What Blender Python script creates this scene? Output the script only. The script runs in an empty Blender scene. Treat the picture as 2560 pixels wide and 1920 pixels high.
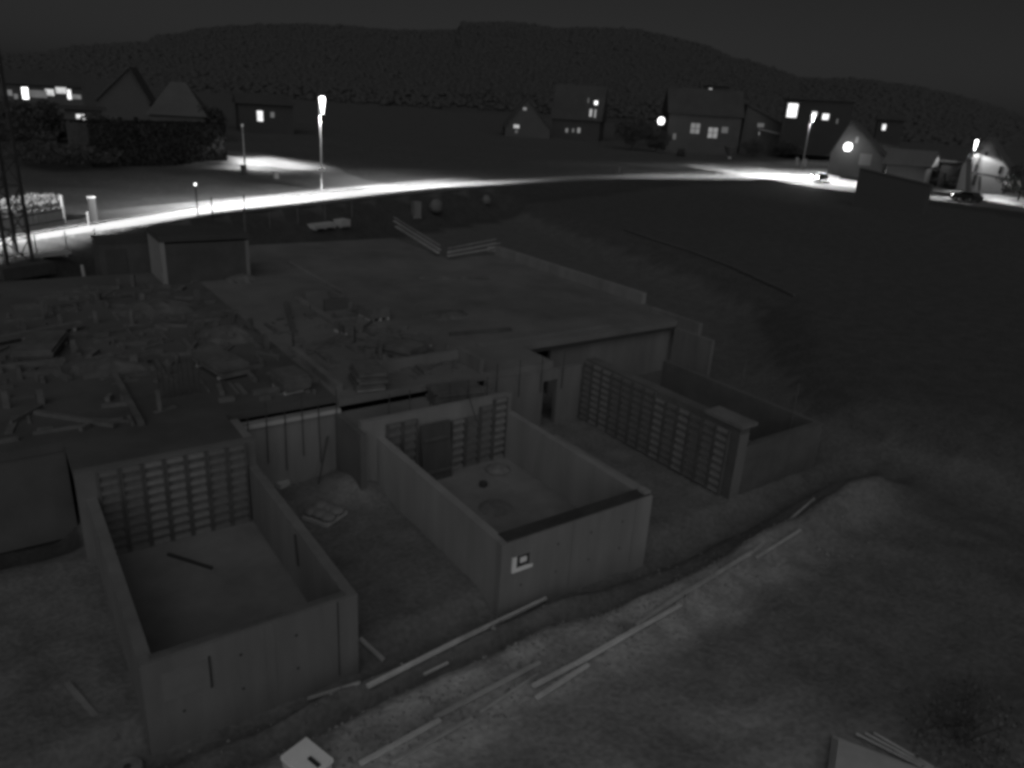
import bpy, bmesh, math, random
import numpy as np
from mathutils import Vector, Matrix, noise
random.seed(7)
S = bpy.context.scene
COL = S.collection
PI = math.pi
# ------------------------------------------------------------------ camera
R = ((0.81841156, -0.57156455, 0.05929996),
     (-0.15449237, -0.31825536, -0.93533183),
     (0.55347505, 0.756325, -0.34876623))       # rows: image right, image down, view direction
F = 1855.0
CAMH = 12.5
cd = bpy.data.cameras.new('camera'); cam = bpy.data.objects.new('camera', cd); COL.objects.link(cam)
cd.sensor_width = 36.0; cd.lens = 36.0 * F / 2560.0
cd.clip_start = 0.1; cd.clip_end = 6000.0
m = Matrix.Identity(4)
for i in range(3):
    m[i][0] = R[0][i]; m[i][1] = -R[1][i]; m[i][2] = -R[2][i]
m[0][3], m[1][3], m[2][3] = 0, 0, CAMH
cam.matrix_world = m
S.camera = cam
S.cycles.filter_width = 3.6; S.cycles.use_denoising = True; S.cycles.use_adaptive_sampling = False; S.cycles.sample_clamp_indirect = .2; S.cycles.max_bounces = 4
# ------------------------------------------------------------------ sky and weak night light
SUN_AZ, SUN_EL = math.radians(214), math.radians(36)    # light comes from behind and left of the camera
w = bpy.data.worlds.new("World"); S.world = w; w.use_nodes = True
wn = w.node_tree; wn.nodes.clear()
sky = wn.nodes.new('ShaderNodeTexSky'); sky.sky_type = 'NISHITA'; sky.sun_disc = False
sky.sun_elevation = SUN_EL; sky.sun_rotation = SUN_AZ
sky.air_density = 1.0; sky.dust_density = 2.0; sky.altitude = 400
bw = wn.nodes.new('ShaderNodeRGBToBW'); bg = wn.nodes.new('ShaderNodeBackground'); wo = wn.nodes.new('ShaderNodeOutputWorld')
wn.links.new(sky.outputs[0], bw.inputs[0]); wn.links.new(bw.outputs[0], bg.inputs[0]); wn.links.new(bg.outputs[0], wo.inputs[0])
bg.inputs[1].default_value = 0.0038
sl = bpy.data.lights.new('sun', 'SUN'); sl.energy = 0.68; sl.angle = math.radians(85); sl.color = (1, 1, 1)
so = bpy.data.objects.new('sun', sl); COL.objects.link(so)
sd = Vector((math.sin(SUN_AZ) * math.cos(SUN_EL), math.cos(SUN_AZ) * math.cos(SUN_EL), math.sin(SUN_EL)))
so.rotation_euler = sd.to_track_quat('Z', 'Y').to_euler(); so.location = sd * 60
S.view_settings.view_transform = 'Standard'; S.view_settings.look = 'None'
S.view_settings.exposure = 0; S.view_settings.gamma = 1; S.view_settings.use_curve_mapping = False

# ------------------------------------------------------------------ pixel -> world
def ray(px, py):
    a, b, c = px - 1280.0, py - 960.0, F
    return Vector((R[0][0]*a + R[1][0]*b + R[2][0]*c, R[0][1]*a + R[1][1]*b + R[2][1]*c, R[0][2]*a + R[1][2]*b + R[2][2]*c))
def at(px, py, z):
    d = ray(px, py); t = (z - CAMH) / d.z
    return Vector((d.x*t, d.y*t, z))

# ------------------------------------------------------------------ materials (all neutral greys)
MATS = {}
def mat(name, v, var=0.25, scale=3.0, rough=0.9, bump=0.0, bscale=None, metal=0.0, streak=False):
    if name in MATS: return MATS[name]
    M = bpy.data.materials.new(name); M.use_nodes = True; nt = M.node_tree; N = nt.nodes; L = nt.links
    b = N['Principled BSDF']; b.inputs['Roughness'].default_value = rough; b.inputs['Metallic'].default_value = metal
    b.inputs['Specular IOR Level'].default_value = 0.25
    tc = N.new('ShaderNodeTexCoord'); mp = N.new('ShaderNodeMapping'); L.new(tc.outputs['Object'], mp.inputs[0])
    if streak: mp.inputs['Scale'].default_value = (1, 1, 0.15)
    n1 = N.new('ShaderNodeTexNoise'); n1.inputs['Scale'].default_value = scale; n1.inputs['Detail'].default_value = 7; n1.inputs['Roughness'].default_value = 0.62
    n2 = N.new('ShaderNodeTexNoise'); n2.inputs['Scale'].default_value = scale * 0.17; n2.inputs['Detail'].default_value = 3
    L.new(mp.outputs[0], n1.inputs['Vector']); L.new(mp.outputs[0], n2.inputs['Vector'])
    ad = N.new('ShaderNodeMath'); ad.operation = 'ADD'; L.new(n1.outputs['Fac'], ad.inputs[0]); L.new(n2.outputs['Fac'], ad.inputs[1])
    mr = N.new('ShaderNodeMapRange'); mr.inputs['From Min'].default_value = 0.65; mr.inputs['From Max'].default_value = 1.35
    mr.inputs['To Min'].default_value = v * (1 - var); mr.inputs['To Max'].default_value = v * (1 + var)
    L.new(ad.outputs[0], mr.inputs['Value'])
    L.new(mr.outputs[0], b.inputs['Base Color'])
    if bump:
        n3 = N.new('ShaderNodeTexNoise'); n3.inputs['Scale'].default_value = bscale or scale * 4; n3.inputs['Detail'].default_value = 5
        L.new(tc.outputs['Object'], n3.inputs['Vector'])
        bp = N.new('ShaderNodeBump'); bp.inputs['Strength'].default_value = bump; bp.inputs['Distance'].default_value = 0.05
        L.new(n3.outputs['Fac'], bp.inputs['Height']); L.new(bp.outputs[0], b.inputs['Normal'])
    MATS[name] = M; return M
def glow(level, name=None):
    k = name or 'lit_%.2f' % level
    if k in MATS: return MATS[k]
    M = bpy.data.materials.new(k); M.use_nodes = True; nt = M.node_tree; N = nt.nodes; L = nt.links
    b = N['Principled BSDF']; b.inputs['Base Color'].default_value = (.3, .3, .3, 1)
    tc = N.new('ShaderNodeTexCoord'); n1 = N.new('ShaderNodeTexNoise'); n1.inputs['Scale'].default_value = 1.7
    L.new(tc.outputs['Object'], n1.inputs['Vector'])
    mr = N.new('ShaderNodeMapRange'); mr.inputs['From Min'].default_value = .3; mr.inputs['From Max'].default_value = .7
    mr.inputs['To Min'].default_value = level * .65; mr.inputs['To Max'].default_value = level * 1.3
    L.new(n1.outputs['Fac'], mr.inputs['Value'])
    b.inputs['Emission Color'].default_value = (1, 1, 1, 1); L.new(mr.outputs[0], b.inputs['Emission Strength'])
    MATS[k] = M; return M
concrete_lit = mat('stronglit_concrete', 0.25, 0.24, 1.4, .85, .12, 14, streak=True)  # lighter tone paints the stronger light on the middle room's side walls
concrete = mat('concrete', 0.21, 0.26, 1.6, .85, .15, 14, streak=True)
concrete_lowlit = mat('lowlit_concrete', 0.165, 0.3, 1.3, .85, .15, 14, streak=True)  # darker tone paints the weaker light away from the middle room
concrete_floor = mat('concrete_floor', 0.19, 0.35, .8, .85, .1, 10)
concrete_lowlit_floor = mat('lowlit_concrete_floor', 0.165, 0.35, .8, .85, .1, 10)  # floor darkened in colour for the weaker light off centre
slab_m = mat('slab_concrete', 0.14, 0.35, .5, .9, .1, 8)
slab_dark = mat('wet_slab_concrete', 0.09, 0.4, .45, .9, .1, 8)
form_m = mat('formwork_sheet', 0.15, .35, 4, .7)
rib_m = mat('formwork_steel', 0.17, .3, 6, .6, metal=.2)
rail_m = mat('formwork_rail', 0.1, .3, 6, .6)
steel_dark = mat('dark_steel', .05, .2, 5, .6)
rebar_m = mat('rusty_rebar', .06, .3, 9, .8)
plank_m = mat('pale_timber', 0.52, .25, 3, .85)
plank_d = mat('weathered_timber', .36, .3, 3, .85)
white_m = mat('white_plastic', 0.85, .08, 5, .5)
pale_m = mat('pale_sheet', .4, .15, 3, .7)
bag_m = mat('pale_bag', 0.2, .2, 4, .8, .4, 9)
stone_m = mat('pale_stone', 0.2, .35, 5, .95)
asphalt = mat('asphalt', .13, .12, 2.0, .92)
dark_wood = mat('dark_boards', 0.075, .3, 3, .8, streak=True)
render_dim = mat('dim_render', 0.1, .12, 1.5, .9)
render_pale = mat('pale_render', 0.15, .1, 1.5, .9)
render_white = mat('white_render', 0.3, .08, 1.5, .9)
roof_dark = mat('dark_roof_tiles', 0.055, .2, 2, .8)
roof_mid = mat('grey_roof_tiles', 0.085, .2, 2, .8)
frame_m = mat('window_frame', .12, .1, 4, .6)
glass_dark = mat('dark_glass', .02, .1, 2, .12)
leaf_dark = mat('dark_foliage', 0.07, .4, 2.5, .9)
leaf_pale = mat('pale_foliage', 0.085, .4, 2.5, .9)
bark_m = mat('bark', .07, .3, 8, .95)
forest_m = mat('forest', 0.062, .05, .06, .95)
paint_dark = mat('dark_car_paint', .04, .05, 2, .35)
paint_pale = mat('pale_car_paint', .5, .05, 2, .35)
tyre_m = mat('tyre', .03, .1, 8, .9)
steel_m = mat('galvanised_steel', .5, .15, 6, .55)

# ------------------------------------------------------------------ mesh builder and object helpers
class MB:
    def __init__(s): s.v = []; s.f = []
    def add(s, vs, fs):
        o = len(s.v); s.v += [tuple(v) for v in vs]; s.f += [tuple(i + o for i in f) for f in fs]; return s
    def box(s, a, b, rz=0, piv=None):
        x0, y0, z0 = a; x1, y1, z1 = b
        vs = [(x0,y0,z0),(x1,y0,z0),(x1,y1,z0),(x0,y1,z0),(x0,y0,z1),(x1,y0,z1),(x1,y1,z1),(x0,y1,z1)]
        if rz:
            cx, cy = piv or ((x0+x1)/2, (y0+y1)/2); c, q = math.cos(rz), math.sin(rz)
            vs = [(cx+(x-cx)*c-(y-cy)*q, cy+(x-cx)*q+(y-cy)*c, z) for x, y, z in vs]
        return s.add(vs, [(0,3,2,1),(4,5,6,7),(0,1,5,4),(1,2,6,5),(2,3,7,6),(3,0,4,7)])
    def beam(s, p, q, w, h, up=(0,0,1)):
        p, q = Vector(p), Vector(q); d = (q-p).normalized(); u = Vector(up)
        if abs(d.dot(u)) > .98: u = Vector((1,0,0))
        r = d.cross(u).normalized(); u = r.cross(d)
        c = [(-1,-1),(1,-1),(1,1),(-1,1)]
        vs = [p + r*(a*w/2) + u*(b*h/2) for a, b in c] + [q + r*(a*w/2) + u*(b*h/2) for a, b in c]
        return s.add(vs, [(3,2,1,0),(4,5,6,7),(0,1,5,4),(1,2,6,5),(2,3,7,6),(3,0,4,7)])
    def tube(s, p, q, r0, r1=None, n=8):
        r1 = r0 if r1 is None else r1; p, q = Vector(p), Vector(q); d = (q-p).normalized()
        u = Vector((0,0,1)) if abs(d.z) < .95 else Vector((1,0,0)); a = d.cross(u).normalized(); b = a.cross(d)
        vs = []
        for c, rr in ((p, r0), (q, r1)):
            for i in range(n):
                t = 2*PI*i/n; vs.append(c + a*(math.cos(t)*rr) + b*(math.sin(t)*rr))
        fs = [(i, (i+1) % n, n+(i+1) % n, n+i) for i in range(n)] + [tuple(range(n-1, -1, -1)), tuple(range(n, 2*n))]
        return s.add(vs, fs)
    def lathe(s, c, prof, n=12):
        vs = []; fs = []
        for r, z in prof:
            for i in range(n):
                t = 2*PI*i/n; vs.append((c[0]+math.cos(t)*r, c[1]+math.sin(t)*r, c[2]+z))
        for k in range(len(prof)-1):
            for i in range(n):
                j = (i+1) % n; fs.append((k*n+i, k*n+j, (k+1)*n+j, (k+1)*n+i))
        fs.append(tuple(range(n-1, -1, -1))); fs.append(tuple((len(prof)-1)*n + i for i in range(n)))
        return s.add(vs, fs)
    def prism(s, poly, y0, y1):      # polygon in x,z extruded along y
        n = len(poly); vs = [(x, y0, z) for x, z in poly] + [(x, y1, z) for x, z in poly]
        fs = [tuple(range(n)), tuple(range(2*n-1, n-1, -1))] + [(i, n+i, n+(i+1) % n, (i+1) % n) for i in range(n)]
        return s.add(vs, fs)
    def mesh(s, name):
        me = bpy.data.meshes.new(name); me.from_pydata(s.v, [], s.f); me.update()
        bm = bmesh.new(); bm.from_mesh(me); bmesh.ops.recalc_face_normals(bm, faces=bm.faces); bm.to_mesh(me); bm.free()
        return me
    def build(s, name, material, parent=None, smooth=False):
        me = s.mesh(name); me.materials.append(material)
        if smooth:
            for p in me.polygons: p.use_smooth = True
        return link(name, me, parent)
def link(name, me, parent=None, loc=None):
    o = bpy.data.objects.new(name, me); COL.objects.link(o)
    if parent is not None: o.parent = parent
    if loc is not None: o.location = loc
    return o
def tag(o, label, cat, group=None):
    o['label'] = label; o['category'] = cat
    if group: o['group'] = group
    return o
def thing(name, loc, label, cat, group=None, rz=0):
    o = bpy.data.objects.new(name, None); COL.objects.link(o); o.location = loc; o.rotation_euler = (0, 0, rz)
    return tag(o, label, cat, group)
def structure(o, kind='structure'):
    o['kind'] = kind; return o
def copy_tree(o, parent=None):
    kids = [c for c in COL.objects if c.parent is o] if not hasattr(o, '_k') else []
    c = o.copy(); COL.objects.link(c)
    if parent is not None: c.parent = parent
    for k in kids: copy_tree(k, c)
    return c

# ------------------------------------------------------------------ terrain
NEAR_PX = [(-900,775),(-300,668),(0,615),(160,589),(320,568),(560,536),(700,523),(805,512),(900,499),(1000,489),(1200,471),(1400,456),(1550,449),(1700,445),(1860,445),(2012,452),(2142,471),(2328,500),(2560,531),(2900,580)]
FAR_PX = [(-900,740),(-300,640),(0,596),(100,583),(300,549),(450,525),(560,507),(700,496),(805,480),(900,473),(1000,467),(1200,457),(1400,444),(1550,439),(1700,431),(1860,424),(2000,421),(2142,429),(2328,463),(2560,495),(2900,548)]
ZR = 2.9
NEAR = [at(x, y, ZR) for x, y in NEAR_PX]
FAR = [at(x, y, ZR) for x, y in FAR_PX]
PIT = [(62,100),(56,75),(53,62),(49.6,47.8),(46.6,36),(43,28),(34.6,20.6),(30.3,15.6),(33,9),(40,3),(52,-40)]
def sdist(X, Y, poly):      # signed distance to an open polyline, positive on its right hand side
    best = np.full(X.shape, 1e9); sg = np.ones(X.shape)
    for a, b in zip(poly[:-1], poly[1:]):
        ax, ay, bx, by = a[0], a[1], b[0], b[1]
        dx, dy = bx-ax, by-ay; l2 = dx*dx+dy*dy
        t = np.clip(((X-ax)*dx + (Y-ay)*dy)/l2, 0, 1)
        ex, ey = X-(ax+t*dx), Y-(ay+t*dy); d = np.hypot(ex, ey)
        c = dx*(Y-ay) - dy*(X-ax)
        upd = d < best - 1e-9
        sg = np.where(upd, np.where(c < 0, 1, -1), sg); best = np.where(upd, d, best)
    return best*sg
def sm(x, a, b):
    t = np.clip((x-a)/(b-a), 0, 1); return t*t*(3-2*t)
def nz(X, Y, seed):     # cheap smooth value noise
    xi = np.floor(X).astype(int); yi = np.floor(Y).astype(int); fx = X-xi; fy = Y-yi
    fx = fx*fx*(3-2*fx); fy = fy*fy*(3-2*fy)
    def h(i, j):
        v = np.sin(i*127.1 + j*311.7 + seed*74.7)*43758.5453; return v-np.floor(v)
    return (h(xi,yi)*(1-fx)+h(xi+1,yi)*fx)*(1-fy) + (h(xi,yi+1)*(1-fx)+h(xi+1,yi+1)*fx)*fy - .5
def height(X, Y):
    X = np.asarray(X, float); Y = np.asarray(Y, float)
    d = sdist(X, Y, NEAR)                     # positive on the camera's side of the road
    pit = sdist(X, Y, PIT)                    # negative right of the pit edge is wrong way round, so flip
    fieldness = sm(-pit, -4.5, 1.0)
    front = 1 - sm(Y, 4.0, 9.0)
    base = (1.7 + .9*sm(X, 70, 95))*fieldness
    # building platform, working bench and trenches in front of the rooms
    wob = nz(X*.5, Y*.5, 3)*.5
    inx = sm(X, -6, -3)*(1-sm(X, 24, 29))
    bench = .42*(1-sm(Y+wob, 11.4, 11.8))
    ridge = .28*np.exp(-((Y-12.35-wob*.3-.02*(X-8))/.28)**2)*sm(X, 3, 4.5)*(1-sm(X, 11.5, 13))
    t1 = -.35*sm(Y+wob*.8, 11.5, 11.8)*(1-sm(Y+wob*.6, 12.0, 12.4))*sm(X, 1.5, 4)*(1-sm(X, 11, 13))
    t2 = -.38*sm(Y+wob*.4, 12.5, 12.9)*(1-sm(Y, 13.5, 14.2))
    t3 = -.3*np.exp(-(((X-17)/3.5)**2+((Y-12.9)/.9)**2))
    t3 = t3 - .5*sm(Y, 21.4, 22.2)*(1-sm(X, .4, 1.2))*(1-sm(Y, 23.3, 24))
    mound = .5*np.exp(-(((X-9.2)/.9)**2+((Y-21.2)/1.0)**2)) + .9*np.exp(-(((X-23.6)/2.3)**2+((Y-11.6)/1.1)**2)) + .35*np.exp(-(((X-19)/3)**2+((Y-11.6)/.9)**2))
    calm = 1-.85*np.maximum(sm(-pit, -9, -3), sm(Y, 26, 34))
    rough = nz(X*1.3, Y*1.3, 1)*.10 + nz(X*3.1, Y*3.1, 2)*.05 + nz(X*.35, Y*.35, 5)*.22*(1-sm(Y, 9.5, 11.5))*sm(X, 4, 9)
    base = base + inx*(bench+ridge+t1+t2+t3)*(1-fieldness) + mound + rough*calm
    fall = sm(d, .2, 4.2)
    behind = -d
    rise = .032*np.clip(behind-14, 0, None)
    z = np.where(d > 0, ZR*(1-fall) + base*fall, ZR + np.minimum(rise, 12+.0*rise))
    flat = 1-sm(behind, 11, 16)
    return np.where(d > 0, z, z + (1-flat)*nz(X*.25, Y*.25, 9)*.5 - .02)
def hz(x, y): return float(height(np.array([x]), np.array([y]))[0])
def hit(px, py, t0=5.0, t1=520.0):
    d = ray(px, py); d.normalize(); n = 900
    t = np.geomspace(t0, t1, n); X, Y, Z = d.x*t, d.y*t, CAMH + d.z*t
    below = np.nonzero(Z < height(X, Y))[0]
    if len(below) == 0: return Vector((X[-1], Y[-1], hz(X[-1], Y[-1])))
    a, b = t[max(below[0]-1, 0)], t[below[0]]
    for _ in range(18):
        c = (a+b)/2
        if CAMH + d.z*c < hz(d.x*c, d.y*c): b = c
        else: a = c
    return Vector((d.x*b, d.y*b, hz(d.x*b, d.y*b)))
def lines(*segs):
    out = []
    for a, b, s in segs: out += list(np.arange(a, b-1e-6, s))
    return np.array(out)
gx = lines((-260,-60,12),(-60,-5,2),(-5,27,.22),(27,60,1),(60,200,2.5),(200,480,10))
gy = lines((-120,-20,10),(-20,2,2),(2,25,.22),(25,60,1),(60,140,2),(140,460,8))
GX, GY = np.meshgrid(gx, gy)
GZ = height(GX, GY)
nx_, ny_ = len(gx), len(gy)
me = bpy.data.meshes.new('ground')
co = np.stack([GX.ravel(), GY.ravel(), GZ.ravel()], 1)
idx = (np.arange(ny_-1)[:, None]*nx_ + np.arange(nx_-1)[None]).ravel()
faces = np.stack([idx, idx+1, idx+nx_+1, idx+nx_], 1)
me.from_pydata(co.tolist(), [], faces.tolist())
for p in me.polygons: p.use_smooth = True
# ground material: dark field, bare earth, and paler crushed stone on the working bench
M = bpy.data.materials.new('soil_and_grass'); M.use_nodes = True; nt = M.node_tree; N = nt.nodes; L = nt.links
b = N['Principled BSDF']; b.inputs['Roughness'].default_value = .95; b.inputs['Specular IOR Level'].default_value = .1
vc = N.new('ShaderNodeVertexColor'); vc.layer_name = 'soil_and_light'
tc = N.new('ShaderNodeTexCoord')
n1 = N.new('ShaderNodeTexNoise'); n1.inputs['Scale'].default_value = 1.1; n1.inputs['Detail'].default_value = 8; n1.inputs['Roughness'].default_value = .65
n2 = N.new('ShaderNodeTexNoise'); n2.inputs['Scale'].default_value = 7; n2.inputs['Detail'].default_value = 6
L.new(tc.outputs['Object'], n1.inputs['Vector']); L.new(tc.outputs['Object'], n2.inputs['Vector'])
a1 = N.new('ShaderNodeMath'); a1.operation = 'ADD'; L.new(n1.outputs['Fac'], a1.inputs[0]); L.new(n2.outputs['Fac'], a1.inputs[1])
mr = N.new('ShaderNodeMapRange'); mr.inputs['From Min'].default_value = .7; mr.inputs['From Max'].default_value = 1.3; mr.inputs['To Min'].default_value = .72; mr.inputs['To Max'].default_value = 1.28
L.new(a1.outputs[0], mr.inputs['Value'])
mu = N.new('ShaderNodeMath'); mu.operation = 'MULTIPLY'; L.new(vc.outputs['Color'], mu.inputs[0]); L.new(mr.outputs[0], mu.inputs[1])
L.new(mu.outputs[0], b.inputs['Base Color'])
bp = N.new('ShaderNodeBump'); bp.inputs['Strength'].default_value = .5; bp.inputs['Distance'].default_value = .08
L.new(n2.outputs['Fac'], bp.inputs['Height']); L.new(bp.outputs[0], b.inputs['Normal'])
# ground tones: grass, bare earth, crushed stone; light falloff and trench shade coloured in
dR = sdist(GX, GY, NEAR); pit = sdist(GX, GY, PIT)
alb = np.full(GX.shape, .105)
alb = np.where(-pit > -2, .075, alb)
wob = nz(GX*.5, GY*.5, 3)*.6
gravel = (1-sm(GY+wob, 11.6, 11.9))*sm(GY+wob*.8, 9.0, 9.9)*sm(GX, 1.5, 4.5)*(1-sm(GX, 13, 22))
earth = (1-sm(GY, 9.4, 10.2))*sm(GX+GY*.3, 3, 9)*(1-sm(GX+.4*GY, 13, 20))  # earth paler in front, fading to the right to paint the light falloff
alb = alb + .17*gravel*(1+nz(GX*1.7, GY*1.7, 11)) + earth*(.085+.12*nz(GX*.6, GY*.6, 13))
alb = alb + .06*np.exp(-(((GX-23.4)/2.2)**2+((GY-11.6)/1.0)**2))
alb = alb + .06*np.exp(-(((GX-9.0)/1.4)**2+((GY-21.0)/.9)**2))
site = sm(GX, -9, -4)*(1-sm(GX, 19, 27))*sm(GY, 3, 8)*(1-sm(GY, 24, 28)); alb = alb + .035*site
alb = np.where((dR < -11), .085, alb)
alb = np.where((dR >= 0) & (dR < 6), .055, alb)
alb = np.where((GX < 1) & (GY > 21.6) & (GY < 23.2), .05, alb)  # shadow strip at the wall foot put into the ground colour
ca = me.color_attributes.new('soil_and_light', 'FLOAT_COLOR', 'POINT')
cc = np.ones((GX.size, 4), np.float32); cc[:, :3] = np.clip(alb.ravel()[:, None], .03, .4)
ca.data.foreach_set('color', cc.ravel())
me.materials.append(M)
structure(link('ground', me))

# road, pavement, side road: strips a few mm above the ground
def strip(name, A, B, dz, material, n=6):
    vs = []; fs = []
    def dense(P):
        out = []
        for a, b in zip(P[:-1], P[1:]):
            for k in range(n): out.append(a.lerp(b, k/n))
        return out + [P[-1]]
    A, B = dense(A), dense(B); k = len(A)
    for a, b in zip(A, B): vs += [(a.x, a.y, a.z+dz), (b.x, b.y, b.z+dz)]
    for i in range(k-1): fs.append((2*i, 2*i+1, 2*i+3, 2*i+2))
    return structure(MB().add(vs, fs).build(name, material))
def resample(P, n):
    d = [0]
    for a, b in zip(P[:-1], P[1:]): d.append(d[-1] + (b-a).length)
    out = []
    for k in range(n):
        s = d[-1]*k/(n-1); i = max(j for j in range(len(d)) if d[j] <= s+1e-9); i = min(i, len(P)-2)
        t = (s-d[i])/max(d[i+1]-d[i], 1e-9); out.append(P[i].lerp(P[i+1], t))
    return out
NR, FR = resample(NEAR, 60), resample(FAR, 60)
strip('road', NR, FR, .012, asphalt, 1)
pave_in = [f for f in FR]
pave_out = []
for i, f in enumerate(FR):
    a, b = FR[max(i-1, 0)], FR[min(i+1, len(FR)-1)]; t = (b-a).normalized(); pave_out.append(f + Vector((-t.y, t.x, 0))*1.5)
kerb_m = mat('kerb_stone', .22, .15, 4)
kv = MB()
for i in range(len(FR)-1):
    a, b2 = FR[i], FR[i+1]; kv.beam((a.x, a.y, a.z+.05), (b2.x, b2.y, b2.z+.05), .16, .12)
structure(kv.build('kerb', kerb_m))
# side road that joins by the tall street lamp
SA = [at(790,482,ZR), hit(810,440), hit(730,424), hit(600,412), hit(480,404)]
SB = [at(1010,467,ZR), hit(905,448), hit(800,405), hit(680,386), hit(560,376)]
for v in SA + SB: v.z = hz(v.x, v.y)
def drape(name, A, B, dz, material):
    vs = []; fs = []; n = 30; q = 10
    A, B = resample(A, n), resample(B, n)
    for a, b in zip(A, B):
        for k in range(q+1):
            p = a.lerp(b, k/q); vs.append((p.x, p.y, hz(p.x, p.y)+dz))
    for i in range(n-1):
        for k in range(q):
            o = i*(q+1)+k; fs.append((o, o+1, o+q+2, o+q+1))
    return structure(MB().add(vs, fs).build(name, material))
drape('side_road', SA, SB, .03, asphalt)

# ------------------------------------------------------------------ hill with wood on it
SIL = [(-700,150),(-300,130),(0,118),(60,115),(115,112),(160,100),(240,93),(300,88),(370,84),(385,73),(440,65),(500,52),(560,46),(640,42),(740,40),(850,44),(960,54),(1040,57),(1140,56),(1158,38),(1280,36),(1396,52),(1482,50),(1600,55),(1685,75),(1772,95),(1830,124),(1888,136),(1963,162),(2003,176),(2177,180),(2293,197),(2380,214),(2466,237),(2560,272),(2900,330),(3400,380)]
sil = []
for px, py in SIL:
    d = ray(px, py); sil.append((math.atan2(d.x, d.y), d.z/math.hypot(d.x, d.y)))
saz = [a for a, _ in sil]; stn = [t for _, t in sil]
RC = 900.0
def hill_z(az, r):
    crest = CAMH + np.interp(az, saz, stn)*RC - 9.0
    t = np.clip((r-300)/(RC-300), 0, 1.3)
    prof = np.where(t < 1, t**1.25, 1-(t-1)*.8)
    return 6 + (crest-6)*prof
azs = np.linspace(saz[0], saz[-1], 150); rs = np.linspace(300, 1150, 40)
AZ, RR = np.meshgrid(azs, rs); HZ = hill_z(AZ, RR) + np.where((RR > 420) & (RR < RC+10), 1.0, 0) - np.where(RR < 340, (340-RR)*.08, 0)
HX, HY = RR*np.sin(AZ), RR*np.cos(AZ)
me = bpy.data.meshes.new('hill')
idx = (np.arange(39)[:, None]*150 + np.arange(149)[None]).ravel()
me.from_pydata(np.stack([HX.ravel(), HY.ravel(), HZ.ravel()], 1).tolist(), [], np.stack([idx, idx+1, idx+151, idx+150], 1).tolist())
for p in me.polygons: p.use_smooth = True
me.materials.append(mat('hillside_grass', .062, .15, .05, .95)); structure(link('hill', me))
bmi = bmesh.new(); bmesh.ops.create_icosphere(bmi, subdivisions=1, radius=1)
IV = [v.co.copy() for v in bmi.verts]; IF = [tuple(v.index for v in f.verts) for f in bmi.faces]; bmi.free()
rg = np.random.default_rng(4); NT = 36000
iv = np.array([v[:] for v in IV]); ifc = np.array(IF)
taz = rg.uniform(saz[0]+.02, saz[-1]-.02, NT); tr_ = RC + 15 - 560*rg.random(NT)**1.4
ts = rg.uniform(1.3, 2.5, NT)*np.where(rg.random(NT) < .04, 1.5, 1)*(.55+.5*tr_/RC); tz = hill_z(taz, tr_) + ts*.5
ctr = np.stack([tr_*np.sin(taz), tr_*np.cos(taz), tz], 1)
V = iv[None]*rg.uniform(.72, 1.25, (NT, len(iv), 1))*np.stack([ts, ts, ts*rg.uniform(.5, .85, NT)], 1)[:, None, :] + ctr[:, None, :]
FC = ifc[None] + (np.arange(NT)*len(iv))[:, None, None]
me = bpy.data.meshes.new('woodland'); V = V.reshape(-1, 3); FC = FC.reshape(-1, 3)
me.vertices.add(len(V)); me.vertices.foreach_set('co', V.astype(np.float32).ravel())
me.loops.add(FC.size); me.loops.foreach_set('vertex_index', FC.astype(np.int32).ravel())
me.polygons.add(len(FC)); me.polygons.foreach_set('loop_start', np.arange(0, FC.size, 3, dtype=np.int32))
me.update(calc_edges=True); me.validate(); me.materials.append(forest_m)
me.polygons.foreach_set('use_smooth', np.ones(len(FC), bool))
o = link('woodland', me); o['kind'] = 'stuff'

# ------------------------------------------------------------------ site buildings
def room(name, label, x0, x1, y0, y1, h, t, wm, fm, sm_):
    r = thing(name, (x0, y0, 0), label, 'concrete room')
    X, Y = x1-x0, y1-y0
    MB().box((0,0,-.6),(X,t,h)).build('front_wall', wm, r)
    MB().box((0,t,-.6),(t,Y,h)).build('side_wall', sm_, r)
    MB().box((X-t,t,-.6),(X,Y,h)).build('side_wall', sm_, r)
    MB().box((t,t,-.3),(X-t,Y,.06)).build('floor', fm, r)
    # formwork tie holes and pour joints in the front wall
    holes = MB()
    for i in range(int(X/1.2)):
        for z in (.45, 1.35): holes.tube((.7+i*1.2, -.004, z), (.7+i*1.2, .05, z), .035, n=8)
    h_ = holes.build('tie_holes', steel_dark, r); h_['kind'] = 'stuff'
    for i in range(1, int(X/2.4)+1):
        MB().box((i*2.4-.012, -.006, -.2),(i*2.4+.012, .0, h-.002)).build('pour_joint', concrete_lowlit, r)
    return r
roomL = room('concrete_room', 'roofless concrete room at the lower left, walls low, dim floor', 1.2, 5.75, 13.3, 20.75, 1.9, .26, concrete_lowlit, concrete_lowlit_floor, concrete_lowlit)
roomC = room('concrete_room', 'brightest roofless concrete room in the middle with square recess on its front wall', 9.75, 15.2, 13.3, 20.75, 1.9, .26, concrete, concrete_floor, concrete_lit)
shadow_strip_m = mat('shadow_strip_tone', .055, .3, 3, .8)
MB().box((.2,.06,1.901),(5.4,.5,1.935)).build('shadow_strip', shadow_strip_m, roomC)  # dark strip paints the shadow band behind the front wall
MB().box((5.2,.1,1.936),(5.45,.4,2.02)).build('strip_end_block', concrete_lit, roomC)
MB().box((.2,.08,1.901),(4.3,.24,1.92)).build('shadow_strip', mat('faint_shadow_tone', .11, .3, 3, .8), roomL)  # fainter strip painting the left room's shadow band
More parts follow.
